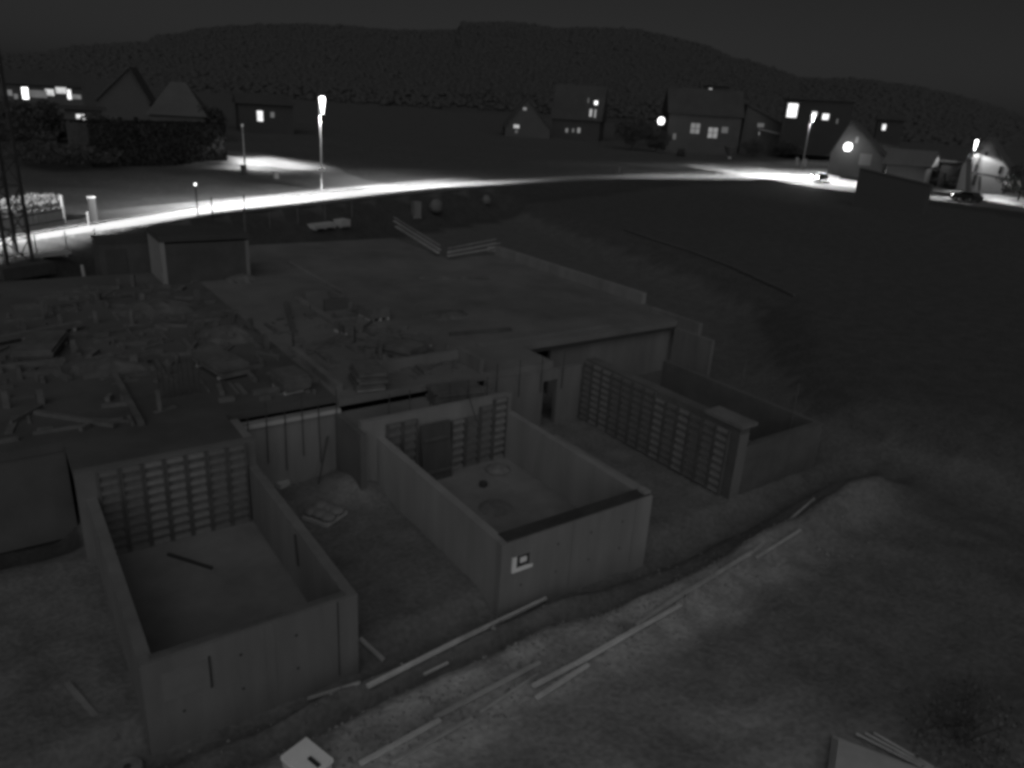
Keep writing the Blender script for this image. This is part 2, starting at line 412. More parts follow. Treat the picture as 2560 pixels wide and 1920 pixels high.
# recess block-out frame on the front wall of the middle room
def wall_px(px, py, y): d = ray(px, py); t = y/d.y; return (d.x*t, CAMH+d.z*t)
fx, fz = 10.05, 1.0
MB().box((.35,-.05,.95),(1.02,-.002,1.06)).build('recess_frame', white_m, roomC)
MB().box((.35,-.05,1.44),(1.02,-.002,1.55)).build('recess_frame', concrete, roomC)
MB().box((.35,-.05,1.061),(.47,-.002,1.439)).build('recess_frame', white_m, roomC)
MB().box((.90,-.05,1.061),(1.02,-.002,1.439)).build('recess_frame', concrete, roomC)
MB().box((.471,-.012,1.061),(.899,-.003,1.439)).build('recess', steel_dark, roomC)
MB().box((.6,-.045,1.2),(.8,-.013,1.35)).build('recess_plug', white_m, roomC)
# recess at left end of the left room's front wall
MB().box((.35,-.012,.85),(1.25,-.002,1.55)).build('recess', mat('recess_face', .17, .15, 3), roomL)
MB().box((1.25,-.03,.8),(1.29,-.002,1.6)).build('recess_edge', steel_dark, roomL)
MB().box((2.6,-.008,-.2),(2.63,-.001,1.86)).build('pour_joint', concrete_lowlit, roomL)
MB().box((4.05,-.008,-.2),(4.08,-.001,1.86)).build('pour_joint', steel_dark, roomL)
# loose things on the floors
tag(MB().beam(at(420,1385,.1), at(530,1420,.1), .08, .06).build('timber_batten', steel_dark), 'dark batten lying on the floor of the lower left room', 'batten')
tag(MB().lathe(at(1208,1215,.06), [(.13,0),(.15,.05),(.14,.16),(.06,.2)], 10).build('bucket', steel_dark), 'small dark bucket by itself on the middle room floor', 'bucket')
bm_ = MB(); c = at(1245,1175,.06)
bm_.lathe(c, [(.42,0),(.5,.04),(.3,.16),(.05,.2)], 7); tag(bm_.build('tarpaulin', mat('tarp', 0.16, .3, 5, .8, .5, 5)), 'crumpled grey tarpaulin near the formwork in the middle room', 'tarpaulin')
c = at(1225,1225,.07)
bm_ = MB(); bm_.lathe((c.x-.5, c.y-1.1, .06), [(.6,0),(.55,.03),(.35,.1),(.1,.14)], 9); tag(bm_.build('sand_heap', mat('dark_sand', 0.15, .3, 6, .95)), 'flat dark damp sand heap on the middle room floor', 'sand heap')
tag(MB().beam((12.1,14.1,.1), (10.2,15.4,.1), .07, .06).build('timber_batten', steel_dark), 'dark batten against the left wall inside the middle room', 'batten')
c = at(705,1345,1.3)
tag(MB().beam((5.47,16.6,1.75),(5.47,16.45,.9),.07,.07).build('hanging_hose', steel_dark), 'short dark hose hanging on the right wall of the lower left room', 'hose')

# rear block: walls and slabs
rear = thing('concrete_building', (0, 22.5, 0), 'wide unfinished concrete storey with flat slab behind the two small rooms', 'unfinished building')
Y0 = 22.5
def rb(name, a, b, m_): return MB().box((a[0], a[1]-Y0, a[2]), (b[0], b[1]-Y0, b[2])).build(name, m_, rear)
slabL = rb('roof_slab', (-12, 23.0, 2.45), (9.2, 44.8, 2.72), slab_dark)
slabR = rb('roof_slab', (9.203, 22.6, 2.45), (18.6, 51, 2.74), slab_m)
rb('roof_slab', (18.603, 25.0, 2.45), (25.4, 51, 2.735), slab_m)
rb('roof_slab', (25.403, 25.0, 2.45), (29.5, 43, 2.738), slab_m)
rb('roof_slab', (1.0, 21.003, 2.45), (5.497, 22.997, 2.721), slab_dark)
rb('front_wall', (-12, 23.05, -.4), (1.0, 23.3, 2.449), mat('old_wall', 0.095, .2, 1.2, .9))
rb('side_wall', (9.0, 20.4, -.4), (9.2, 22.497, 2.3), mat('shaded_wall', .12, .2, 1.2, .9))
rb('front_wall', (1.003, 20.75, -.4), (5.75, 21.0, 2.72), slab_m)
rb('front_wall', (5.753, 22.5, -.4), (9.2, 22.75, 2.448), concrete)
rb('side_wall', (5.5, 21.003, -.4), (5.75, 22.497, 2.72), concrete_lowlit)
rb('front_wall', (9.203, 20.75, -.4), (15.2, 21.0, 2.55), concrete)
rb('front_wall', (15.203, 22.4, -.4), (18.0, 22.65, 2.445), concrete_lowlit)
rb('front_wall', (18.75, 22.4, -.4), (20.1, 22.65, 2.445), concrete_lowlit)
rb('door_lintel', (18.003, 22.41, 2.0), (18.747, 22.64, 2.445), concrete_lowlit)
rb('rear_wall', (-12, 44.6, -.2), (9.2, 44.8, 2.449), concrete_lowlit)
rb('side_wall', (29.3, 25.25, -.3), (29.5, 43, 2.449), concrete_lowlit)
rb('front_wall', (20.6, 25.3, -.3), (29.3, 25.5, 2.449), concrete_lowlit)
rb('rear_wall', (9.2, 50.8, -.2), (25.4, 51, 2.449), concrete_lowlit)
rb('parapet', (29.2, 28.3, 2.742), (29.497, 42.9, 3.36), concrete)
rb('parapet', (28.6, 23.6, 2.2), (28.85, 27.0, 2.95), concrete_lowlit)
rb('side_wall', (28.4, 22.5, -.3), (28.6, 24.99, 2.4), concrete_lowlit)
# lower landing with stair opening between the front wall and the slab
rb('landing', (9.203, 21.003, 2.0), (15.2, 22.597, 2.25), slab_m)
rb('stair_wall', (11.3, 24.3, 2.742), (15.0, 24.5, 3.2), concrete_lowlit)
rb('stair_wall', (15.003, 22.7, 2.742), (15.2, 24.5, 3.3), concrete_lowlit)
rb('upstand', (9.4, 23.3, 2.742), (9.65, 28.0, 3.0), concrete_lowlit)
rb('upstand', (12.4, 29, 2.742), (12.7, 36, 2.9), concrete_lowlit)
rb('upstand', (15.0, 36.2, 2.742), (15.2, 44.5, 2.9), concrete_lowlit)
rb('shaft_wall', (13.0, 33.4, 2.742), (14.2, 33.6, 3.3), mat('shaft_face', .08, .3, 2))
rb('shaft_wall', (13.0, 36.0, 2.742), (14.2, 36.2, 3.1), slab_m)
rb('shaft_wall', (14.203, 33.4, 2.742), (14.4, 36.2, 3.1), slab_m)
rb('beam_edge', (5.76, 22.42, 2.3), (9.19, 22.497, 2.42), pale_m)
rb('slab_shade_line', (18.8, 24.96, 2.3), (29.4, 24.998, 2.42), steel_dark)  # dark strip paints the shadow line under the slab edge
rb('kerb_edge', (16.8, 25.6, 2.742), (24.5, 25.8, 2.84), slab_m)
# dark stair head on the left slab
hut = thing('stair_head', (7.4, 41.5, 2.72), 'dark box-like stair head on the rear slab with its left side coloured as lit', 'stair head')
MB().box((0,0,0),(.22,3.2,2.2)).build('side_wall', mat('lit_side_concrete', 0.25, .1, 2), hut)  # lamp light on this side is put into the wall colour
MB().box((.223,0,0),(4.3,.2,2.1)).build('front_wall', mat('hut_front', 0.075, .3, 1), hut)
MB().box((4.303,0,0),(4.5,3.2,2.1)).build('side_wall', concrete_lowlit, hut)
MB().box((.223,3.0,0),(4.3,3.2,2.1)).build('rear_wall', concrete_lowlit, hut)
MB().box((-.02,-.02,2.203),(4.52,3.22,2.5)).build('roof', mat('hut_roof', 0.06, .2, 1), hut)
cb = thing('site_container', (5.0, 45.2, 0), 'low dark container left of the stair head at the rear of the site', 'container')
MB().box((0,0,-.2),(2.6,2.4,4.3)).build('body', mat('hut_front', 0.075, .3, 1), cb)
MB().box((-.03,-.03,4.301),(2.63,2.43,4.4)).build('roof', mat('hut_roof', 0.06, .2, 1), cb)
MB().box((.3,-.05,.0),(1.3,-.002,4.0)).build('door', mat('hut_roof', 0.06, .2, 1), cb)
# third room on the right
right_m = mat('right_room_concrete', .11, .3, 1.2, .9)
roomR = thing('concrete_room', (20.2, 14.2, 0), 'taller dark room at the right, formwork along its left wall', 'concrete room')
MB().box((0,0,-.5),(.5,8.2,2.7)).build('side_wall', right_m, roomR)
MB().box((4.8,0,-.5),(5.05,8.2,1.9)).build('side_wall', right_m, roomR)
MB().box((.503,.003,-.5),(4.797,.25,1.9)).build('front_wall', right_m, roomR)
MB().box((.503,.253,-.3),(4.797,8.1,.05)).build('floor', concrete_lowlit_floor, roomR)
MB().box((-.02,-.02,-.3),(.48,-.001,2.45)).build('wall_end', concrete_lowlit, roomR)
MB().box((-.1,-.1,2.703),(.75,1.6,2.82)).build('wall_cap', concrete_lowlit, roomR)
MB().box((-3.0,1.5,-.25),(-2.6,6.6,.35)).build('footing', concrete, roomR)

# ------------------------------------------------------------------ formwork panels
PM = {}
RIBS = [rib_m, mat('formwork_steel_dull', 0.125, .35, 6, .7), mat('formwork_steel_pale', 0.205, .3, 6, .6)]
def panel_meshes(wd, h):
    v_ = random.choice((0, 0, 1, 1, 2))
    if (wd, h, v_) in PM: return PM[(wd, h, v_)]
    sh = MB().box((.0,.0,0),(wd,.03,h)).mesh('sheet'); sh.materials.append(form_m)
    ra = MB().box((0,-.09,0),(.06,-.001,h)).mesh('rail'); ra.materials.append(rail_m)
    rb_ = MB().box((.061,-.07,0),(wd-.061,-.002,.12)).mesh('rib'); rb_.materials.append(RIBS[v_])
    PM[(wd, h, v_)] = (sh, ra, rb_); return PM[(wd, h, v_)]
ORD = ['first','second','third','fourth','fifth','sixth','seventh','eighth','ninth','tenth','eleventh','twelfth','thirteenth','fourteenth','fifteenth','sixteenth']
def panel(x, y, rz, wd, h, label, group, z=.05, tilt=0):
    sh, ra, ri = panel_meshes(wd, h)
    p = thing('formwork_panel', (x, y, z), label, 'formwork panel', group, rz)
    p.rotation_euler = (tilt, 0, rz)
    link('sheet', sh, p); link('rail', ra, p); link('rail', ra, p, (wd-.06, 0, 0))
    n = max(3, int(h/.26))
    for k in range(n): link('rib', ri, p, (0, 0, .02 + k*(h-.16)/(n-1)))
    return p
for i in range(7):
    panel(1.5+i*.565, 20.66, 0, .55, 2.62, '%s ribbed formwork panel from the left, rear wall of the lower left room' % ORD[i], 'formwork panels in the lower left room', tilt=random.uniform(-.012, .012))
mid = [(10.05,2.3,.56),(10.63,2.3,.56),(12.55,1.95,.58),(13.15,1.95,.58),(13.75,2.25,.58),(14.35,2.45,.58)]
for i, (x, h, wd) in enumerate(mid):
    panel(x, 20.66, 0, wd, h, '%s ribbed formwork panel from the left, rear wall of the middle room' % ORD[i], 'formwork panels in the middle room')
dk = thing('shuttering_board', (11.25, 20.2, .06), 'dark plain shuttering board leaning among the ribbed panels of the middle room', 'shuttering board')
MB().box((0,0,0),(1.15,.06,2.1)).build('board', dark_wood, dk)
MB().box((0.05,-.06,.3),(1.1,-.002,.4)).build('batten', rail_m, dk); MB().box((0.05,-.06,1.5),(1.1,-.002,1.6)).build('batten', rail_m, dk)
dk.rotation_euler = (-.12, 0, 0)
for i in range(13):
    panel(20.08, 22.3-i*.6, -PI/2, .585, 2.62 if i < 7 else 2.45, '%s formwork panel counted from the far end, left wall of the right room' % ORD[i], 'formwork panels on the right room', tilt=random.uniform(-.012, .012))

# starter bars sticking out of the slabs and walls
def bar(p, h, label, group, lean=.03):
    q = Vector(p) + Vector((random.uniform(-lean, lean)*h, random.uniform(-lean, lean)*h, h))
    return tag(MB().tube(p, q, .018, n=6).build('starter_bar', rebar_m), label, 'rebar', group)
for i in range(9):
    bar((4.0+i*.16, 25.2+.1*(i % 2), 2.7), random.uniform(1.0, 1.4), '%s thin starter bar from the left in the cluster on the dark slab' % ORD[i], 'starter bars on the left slab')
for i in range(6):
    bar((6.0+i*.6, 22.35, 1.0 if i % 2 else .6), 2.2, '%s thin bar from the left before the wall between the rooms' % ORD[i], 'bars before the courtyard wall', .02)
for i in range(6):
    bar((10.4+i*.8, 21.2, 2.2), 1.0, '%s thin starter bar from the left above the middle room rear wall' % ORD[i], 'starter bars over the middle room')
for i in range(4):
    bar((15.6+i*1.1, 22.3, 1.6), 1.6, '%s thin starter bar from the left on the doorway wall' % ORD[i], 'starter bars by the doorway')
tag(MB().tube((8.1,21.9,0),(8.7,22.45,1.5),.03).build('prop', steel_dark), 'slanted prop leaning on the courtyard wall', 'prop')
tag(MB().tube((13.4,20.3,1.95),(13.2,20.6,2.9),.02).build('prop', steel_dark), 'thin leaning bar on top of the middle room panels', 'prop')
for i, (px, py, h) in enumerate([(1840,900,3.0),(1960,1000,3.2)]):
    p = hit(px, py+150); tag(MB().tube(p, p+Vector((.1,.1,h)), .03).build('fence_pole', rail_m), ['lone thin pole rising behind the right room','thin pole standing at the right of the right room'][i], 'pole')

# ------------------------------------------------------------------ courtyard and foreground clutter
c = at(812,1275,.25)
sk = thing('sack_pallet', (c.x, c.y, hz(c.x, c.y)), 'pallet of pale crumpled sacks standing in the courtyard between the two rooms', 'sacks', None, .5)
for i_ in range(2):
    for j_ in range(3):
        MB().lathe((0,0,0), [(.2,0),(.27,.06),(.26,.13),(.15,.18),(.03,.19)], 7).build('sack', bag_m, sk, True).location = (-.22+.42*i_, -.3+.3*j_, .12+.02*((i_+j_) % 2))
MB().box((-.5,-.5,0),(.5,.5,.11)).build('pallet', plank_d, sk)
c = at(708,1215,0)
o = tag(MB().box((-.2,-.12,0),(.2,.12,.16), .4).build('concrete_block', pale_m), 'small pale block on the dark courtyard ground', 'block'); o.location = (c.x, c.y, hz(c.x, c.y))
def plank(a, b, wd, th, m_, label, lift=.06):
    A, B = hit(*a), hit(*b)
    A.z = hz(A.x, A.y)+lift; B.z = hz(B.x, B.y)+lift
    return tag(MB().beam(A, B, wd, th).build('timber_plank', m_), label, 'plank', 'loose planks along the trench')
plank((918,1725),(1150,1607),0.104,.07,plank_m,'long pale plank on the near lip of the trench, left half',.10)
plank((1150,1607),(1365,1503),0.096,.07,plank_m,'long pale plank on the near lip of the trench, right half',.10)
plank((900,1915),(1100,1805),0.096,.06,plank_m,'pale plank entering at the bottom edge, left of the pair',.06)
plank((1085,1800),(1350,1660),0.088,.06,plank_d,'pale plank continuing the bottom pair up the gravel',.06)
plank((980,1912),(1180,1800),0.064,.06,plank_d,'thin grey plank at the bottom edge, right of the pair',.06)
plank((1200,1785),(1345,1690),0.048,.05,plank_d,'thin short strip beside the gravel planks',.06)
plank((1332,1722),(1460,1655),0.104,.06,plank_m,'upper of two bright plank ends pointing at lower left',.08)
plank((1340,1752),(1470,1668),0.096,.06,plank_m,'lower of two bright plank ends pointing at lower left',.08)
plank((1440,1668),(1600,1575),0.112,.07,plank_m,'bright plank lying in the middle of the long diagonal row',.10)
plank((1560,1600),(1700,1522),0.088,.06,plank_m,'bright plank with free right end on the bare earth',.12)
plank((1590,1570),(1720,1480),0.096,.06,plank_d,'grey plank after the middle of the long diagonal row',.08)
plank((1710,1490),(1880,1385),0.096,.06,plank_d,'grey plank in the upper part of the diagonal row',.08)
plank((1870,1395),(2035,1252),0.072,.06,plank_d,'thin grey plank at the far end of the diagonal row',.08)
plank((1890,1400),(2000,1330),0.072,.06,plank_d,'thin grey plank just below the far end of the row',.08)
plank((1060,1695),(1120,1665),0.064,.05,plank_m,'tiny pale plank across the dark trench',.1)
plank((770,1755),(900,1715),0.064,.05,plank_d,'dull plank left of the long pale trench plank',.1)
plank((168,1712),(290,1852),0.112,.06,mat('dull_board', .17, .3, 3),'lone dull board on the dark ground at the lower left',.05)
plank((900,1600),(960,1655),0.112,.05,plank_d,'dull board at the right corner of the lower left room',.05)
# white box at the bottom edge
A = at(705,1890,.75); B = at(765,1845,.75); C_ = at(818,1905,.75)
ax = (B-A); ay = (C_-B); wx, wy = ax.length, ay.length; rz = math.atan2(ax.y, ax.x)
bx = thing('storage_box', (A.x, A.y, hz(A.x, A.y)), 'white lidded box with a dark slot at the bottom edge of the picture', 'box', None, rz)
zb = .75 - hz(A.x, A.y)
MB().box((0,-wy,0),(wx,0,zb-.1)).build('body', mat('grey_plastic', 0.5, .1, 4, .5), bx)
MB().box((-.02,-wy-.02,zb-.098),(wx+.02,.02,zb)).build('lid', white_m, bx)
MB().box((wx*.45,-wy*.95,zb+.001),(wx*.6,-wy*.55,zb+.02)).build('slot', steel_dark, bx)
# round cover lower left
c = at(312,1885,.05)
md = thing('shaft_cover', (c.x, c.y, hz(c.x, c.y)), 'round pale concrete shaft cover at the lower left edge', 'shaft cover')
MB().lathe((0,0,0), [(.3,0),(.3,.1),(.27,.13),(.05,.14)], 20).build('cover', mat('cover_concrete', .2, .3, 6), md)
MB().lathe((0,0,.132), [(.07,0),(.07,.03),(.05,.04)], 10).build('knob', steel_dark, md)
# pale sheet and bars lower right
c = at(2150,1850,.5)
bd = thing('insulation_board', (12.85, 5.0, hz(12.9, 5)+.06), 'stack of pale boards at the lower right edge', 'board stack', None, math.radians(-62))
for i in range(3):
    MB().box((-.45+i*.05,-.75,.0+i*.07),(1.2+i*.04,.45-i*.1,.062+i*.07)).build('board', pale_m, bd)
for i in range(3):
    p = at(2140+i*22,1835,.55); q = at(2320+i*18,1925+i*4,.55)
    tag(MB().tube((p.x,p.y,hz(p.x,p.y)+.1),(q.x,q.y,hz(q.x,q.y)+.1),.03).build('pipe', plank_d), '%s thin pipe beside the pale boards, counted from them' % ORD[i], 'pipe', 'pipes by the boards')
# stones on the gravel bench: uncountable
sv = MB()
for k in range(1500):
    if random.random() < .75: x, y = random.uniform(2.5, 17), random.gauss(10.6, .6)
    else: x, y = random.uniform(0, 22), random.uniform(9.5, 13)
    if y < 8.6 or (y > 13.1): continue
    s = random.uniform(.015, .05)*(2.0 if random.random() < .04 else 1)
    z = hz(x, y) if k % 1 == 0 else 0
    o = [Vector((random.uniform(-1,1), random.uniform(-1,1), random.uniform(-.3,.9)))*s for _ in range(6)]
    sv.add([(x+s,y,z),(x,y+s,z),(x-s,y,z),(x,y-s*1.1,z),(x+o[0].x*.4,y+o[1].y*.4,z+s*.9)], [(0,1,4),(1,2,4),(2,3,4),(3,0,4)])
o = sv.build('gravel', stone_m); o['kind'] = 'stuff'

# site goods near the rear edge
def goods(px, py, z, sx, sy, sz, m_, label, name='pallet_stack', rz=.4):
    c = at(px, py, z) if z is not None else hit(px, py)
    g = thing(name, (c.x, c.y, c.z), label, 'pallet', None, rz)
    MB().box((-sx/2,-sy/2,.14),(sx/2,sy/2,.14+sz)).build('load', m_, g)
    for k in (-1, 0, 1): MB().box((k*sx*.42-.06,-sy/2,0),(k*sx*.42+.06,sy/2,.138)).build('runner', plank_d, g)
    return g
goods(805,572,None,2.6,1.0,.35,pale_m,'low pale stack near the road edge, left of the tower of bags')
goods(855,567,None,1.2,1.0,.55,pale_m,'small pale stack near the road edge, right neighbour of the low stack')
goods(100,648,None,3.6,.5,.2,pale_m,'low pale strip of goods at the far left under the fence posts')
goods(40,745,None,2.2,.7,.45,pale_m,'pale stack at the far left edge, in front of the crane', rz=.5)
goods(95,735,None,1.6,.9,.6,plank_d,'dull stack just right of the pale stack by the crane', rz=.5)
goods(12,797,None,1.2,.5,.25,pale_m,'small pale stack at the left picture edge, nearest of the left stacks', rz=.5)
goods(60,850,2.73,4.5,.3,.2,mat('dull_timber', .13, .3, 3),'long dull strip of timber on the slab at the far left', rz=.35)
c = hit(1085,530)
o = tag(MB().lathe((0,0,0), [(.6,0),(.8,.5),(.6,1.2),(.15,1.45)], 9).build('big_bag', mat('dim_sack', .13, .3, 3), smooth=True), 'pale leaning sack at the rear of the site below the road', 'bag'); o.location = c; o.rotation_euler = (.1,.3,0)
c = hit(1215,508)
o = tag(MB().lathe((0,0,0), [(.5,0),(.6,.4),(.3,.9),(.05,1.0)], 7).build('big_bag', mat('dim_sack', .13, .3, 3)), 'small pale sack, rightmost of the sacks below the road', 'bag'); o.location = c
for k, (a, b, l) in enumerate([((985,552),(1100,625),'upper pale scaffold plank at the rear edge of the slab'),((990,566),(1095,632),'lower pale scaffold plank at the rear edge of the slab'),((1120,632),(1240,608),'scaffold plank along the notch in the rear slab edge'),((1120,640),(1250,618),'second scaffold plank along the notch in the rear slab edge')]):
    A, B = at(*a, 3.0), at(*b, 3.0)
    pl = thing('scaffold_plank', A, l, 'scaffold plank', 'scaffold planks at the rear slab edge')
    MB().beam((0,0,0), B-A, .22, .06).build('board', plank_d, pl)
    MB().beam((0,0,.3), B-A+Vector((0,0,.3)), .06, .05).build('guard_rail', plank_d, pl)
c = at(1232,628,2.74)
o = tag(MB().box((-.35,-.2,0),(.35,.2,.3)).build('concrete_block', pale_m), 'small pale block on the rear slab beside the parapet', 'block'); o.location = c
for k,(px,py,sx,sy,sz,l) in enumerate([(1040,545,.8,.8,1.6,'dull narrow crate standing left of the leaning sack'),(935,795,1.0,1.2,.45,'dull crate on the slab in front of the dark shaft'),(870,830,.9,.9,.3,'low crate on the slab nearest the stair wall'),(1050,868,.7,.7,.3,'low crate on the slab right of the stair wall')]):
    z = None if k == 0 else 2.74
    goods(px, py, z, sx, sy, sz, mat('dull_crate', .13, .35, 4) if k else concrete_lowlit, l, 'crate', .1*k)
c = at(215,735,1.0)
for k, (a, b, l) in enumerate([((205,662),(222,755),'pale leaning post left of the stair head'),((285,700),(292,750),'dim short post left of the stair head')]):
    B = hit(*b); d = ray(*a); t = (B - Vector((0,0,CAMH))).length/d.length
    T = Vector((0,0,CAMH)) + d*t*1.0
    tag(MB().tube(B, T, .09 if k == 0 else .06).build('post', pale_m if k == 0 else plank_d), l, 'post')
c = at(330,672,2.73)
goods(330,668,2.73,1.6,.8,.5,concrete_lowlit,'dull covered stack beside the stair head on the rear slab')

# dim clutter on the dark left slab and along its edges
dull = [mat('dull_stack', .105, .4, 3), mat('dull_stack_two', .09, .4, 3), mat('dull_stack_three', .12, .4, 3)]
def heap(x, y, z, rx, ry, h, m_, label, seed):
    rnd = random.Random(seed); n = 14; vs = [(0,0,h)]; fs = []
    for k, (q, zz) in enumerate(((.45,.75),(.8,.35),(1.0,0))):
        for i in range(n):
            a = 2*PI*i/n; f_ = q*rnd.uniform(.8,1.15); vs.append((math.cos(a)*rx*f_, math.sin(a)*ry*f_, h*zz*rnd.uniform(.7,1.2)-(.05 if k == 2 else 0)))
    for i in range(n):
        j = (i+1) % n; fs.append((0, 1+i, 1+j))
        for k in (0, 1): fs.append((1+k*n+i, 1+(k+1)*n+i, 1+(k+1)*n+j, 1+k*n+j))
    o = MB().add(vs, fs).build('rubble_heap', m_); o.location = (x, y, z); tag(o, label, 'rubble'); return o
heap(3.2, 29.0, 2.72, 1.5, .9, .5, dull[1], 'dim heap of rubble on the dark slab behind the starter bars', 1)
heap(8.0, 31.5, 2.72, 1.2, 1.6, .45, dull[0], 'dim heap of rubble on the dark slab near its right edge', 2)
heap(6.2, 36.5, 2.72, 2.0, 1.0, .6, dull[1], 'long dim rubble heap in front of the stair head', 3)
heap(11.3, 41.0, 2.745, 1.0, .8, .4, dull[0], 'small dim heap beside the stair head, on its right', 4)
heap(18.0, 30.5, 2.74, 1.4, 1.0, .2, dull[0], 'flat dim heap in the middle of the paler slab', 5)
def flat_stack(x, y, z, w_, l_, n, rz, label, m_):
    g = thing('board_stack', (x, y, z), label, 'board stack', None, rz)
    for k in range(n):
        MB().box((-w_/2+random.uniform(-.06,.06), -l_/2+random.uniform(-.1,.1), .1+k*.09), (w_/2+random.uniform(-.06,.06), l_/2+random.uniform(-.1,.1), .1+k*.09+.08)).build('board', m_, g)
    for q in (-.35, .35): MB().box((-w_/2, q*l_-.05, 0), (w_/2, q*l_+.05, .098)).build('runner', plank_d, g)
flat_stack(6.5, 27.2, 2.72, 1.1, 2.4, 5, .2, 'stack of flat dull boards on the dark slab, right of the starter bars', dull[2])
flat_stack(1.2, 32.0, 2.72, 1.3, 2.6, 4, -.3, 'stack of flat dull boards at the left of the dark slab', dull[0])
flat_stack(8.1, 24.3, 2.72, .9, 1.3, 6, .1, 'stack of flat boards at the front corner of the dark slab', dull[2])
flat_stack(13.2, 26.3, 2.745, 1.2, 2.2, 4, .5, 'stack of flat boards behind the low stair wall', dull[2])
flat_stack(10.6, 23.3, 2.745, 1.0, 1.4, 7, -.2, 'tall stack of boards above the rear wall of the middle room', dull[2])
flat_stack(13.4, 21.8, 2.25, .9, 1.9, 5, 1.4, 'stack of boards on the landing behind the middle room', dull[0])
for k, (x0, y0, x1, y1, l) in enumerate([(0.5,25.5,2.4,23.4,'lone dark beam near the front edge of the dark slab'),(3.0,33.5,8.6,34.3,'long dull beam lying across the dark slab'),(2.0,38.5,6.5,40.0,'dull beam on the dark slab behind the rubble'),(10.3,30.2,11.8,35.5,'dull beam beside the raised kerb on the paler slab'),(16.5,27.5,19.5,27.0,'short dull beam near the front of the paler slab'),(20.5,38.0,24.5,36.5,'dull beam far out on the paler slab')]):
    z = 2.735 if x0 < 9 else 2.75
    tag(MB().beam((x0,y0,z+.07),(x1,y1,z+.07),.16,.13).build('timber_beam', dull[k % 3]), l, 'beam')
rb('slab_opening_kerb', (3.0, 23.2, 2.722), (3.18, 28.4, 2.86), dull[2])
rb('upstand', (-6, 30.3, 2.722), (1.8, 30.5, 2.9), dull[2])

oc = MB()
for k in range(420):
    if k < 300: x, y, z = random.uniform(-2, 9), random.uniform(23.4, 42), 2.722
    else: x, y, z = random.uniform(9.5, 15), random.uniform(23, 33), 2.742
    l, w_, h_ = random.uniform(.15, 1.3)**1.5, random.uniform(.05, .22), random.uniform(.03, .16)
    if random.random() < .12: h_ = random.uniform(.3, .8); l = random.uniform(.05, .3)
    oc.box((x-l/2, y-w_/2, z), (x+l/2, y+w_/2, z+h_), random.choice((0, PI/2, random.random()*PI)))
o = oc.build('offcuts', dull[2]); o['kind'] = 'stuff'
# fence posts along the foot of the road bank
for i, px in enumerate([40, 95, 170, 243, 612, 675, 745, 813, 880]):
    top = 600 - .135*px
    P = at(px, top, 2.0); d = sdist(np.array([P.x]), np.array([P.y]), NEAR)[0]
    base = hit(px, top+62); H_ = 1.5
    tag(MB().tube(base, base+Vector((0,0,1.5)), .035).build('fence_post', mat('dull_post', .15, .2, 3)), '%s slender site fence post from the left, under the lit road' % ORD[i], 'post', 'slender posts below the road')

# hillside pipe along the pit edge on the right
pts = [(1560,575),(1630,600),(1730,632),(1830,670),(1905,705),(1985,742)]
pm = MB(); P = [hit(*p)+Vector((0,0,.12)) for p in pts]
for a, b2 in zip(P[:-1], P[1:]): pm.tube(a, b2, .07)
tag(pm.build('pipe', mat('dull_pipe', .11, .2, 2)), 'long thin pipe lying on the slope at the right of the slab', 'pipe')

# ------------------------------------------------------------------ tower crane mast at the left edge
base = Vector((1.25, 52.2, hz(1.25, 52.2)))
cr = thing('tower_crane', base, 'dark lattice crane mast at the left edge rising out of the picture', 'crane', None, math.radians(28))
hw = .72; HT = 30
for sx in (-1, 1):
    for sy in (-1, 1): MB().box((sx*hw-.08, sy*hw-.08, -.6), (sx*hw+.08, sy*hw+.08, HT)).build('mast_leg', steel_dark, cr)
nb = 20; bh = HT/nb
for k in range(nb):
    for face in range(4):
        s = 1 if k % 2 else -1
        c4 = [(-hw,-hw),(hw,-hw),(hw,hw),(-hw,hw)]; a, b2 = c4[face], c4[(face+1) % 4]
        if s < 0: a, b2 = b2, a
        MB().beam((a[0],a[1],k*bh),(b2[0],b2[1],(k+1)*bh),.05,.05).add([], []).build('brace', steel_dark, cr)
        if k % 1 == 0: MB().beam((a[0],a[1],k*bh),(b2[0],b2[1],k*bh),.05,.05).build('brace', steel_dark, cr)
MB().box((-1.5,-1.5,-.6),(1.5,1.5,.12)).build('footing', mat('dark_footing', .06, .3, 2), cr)

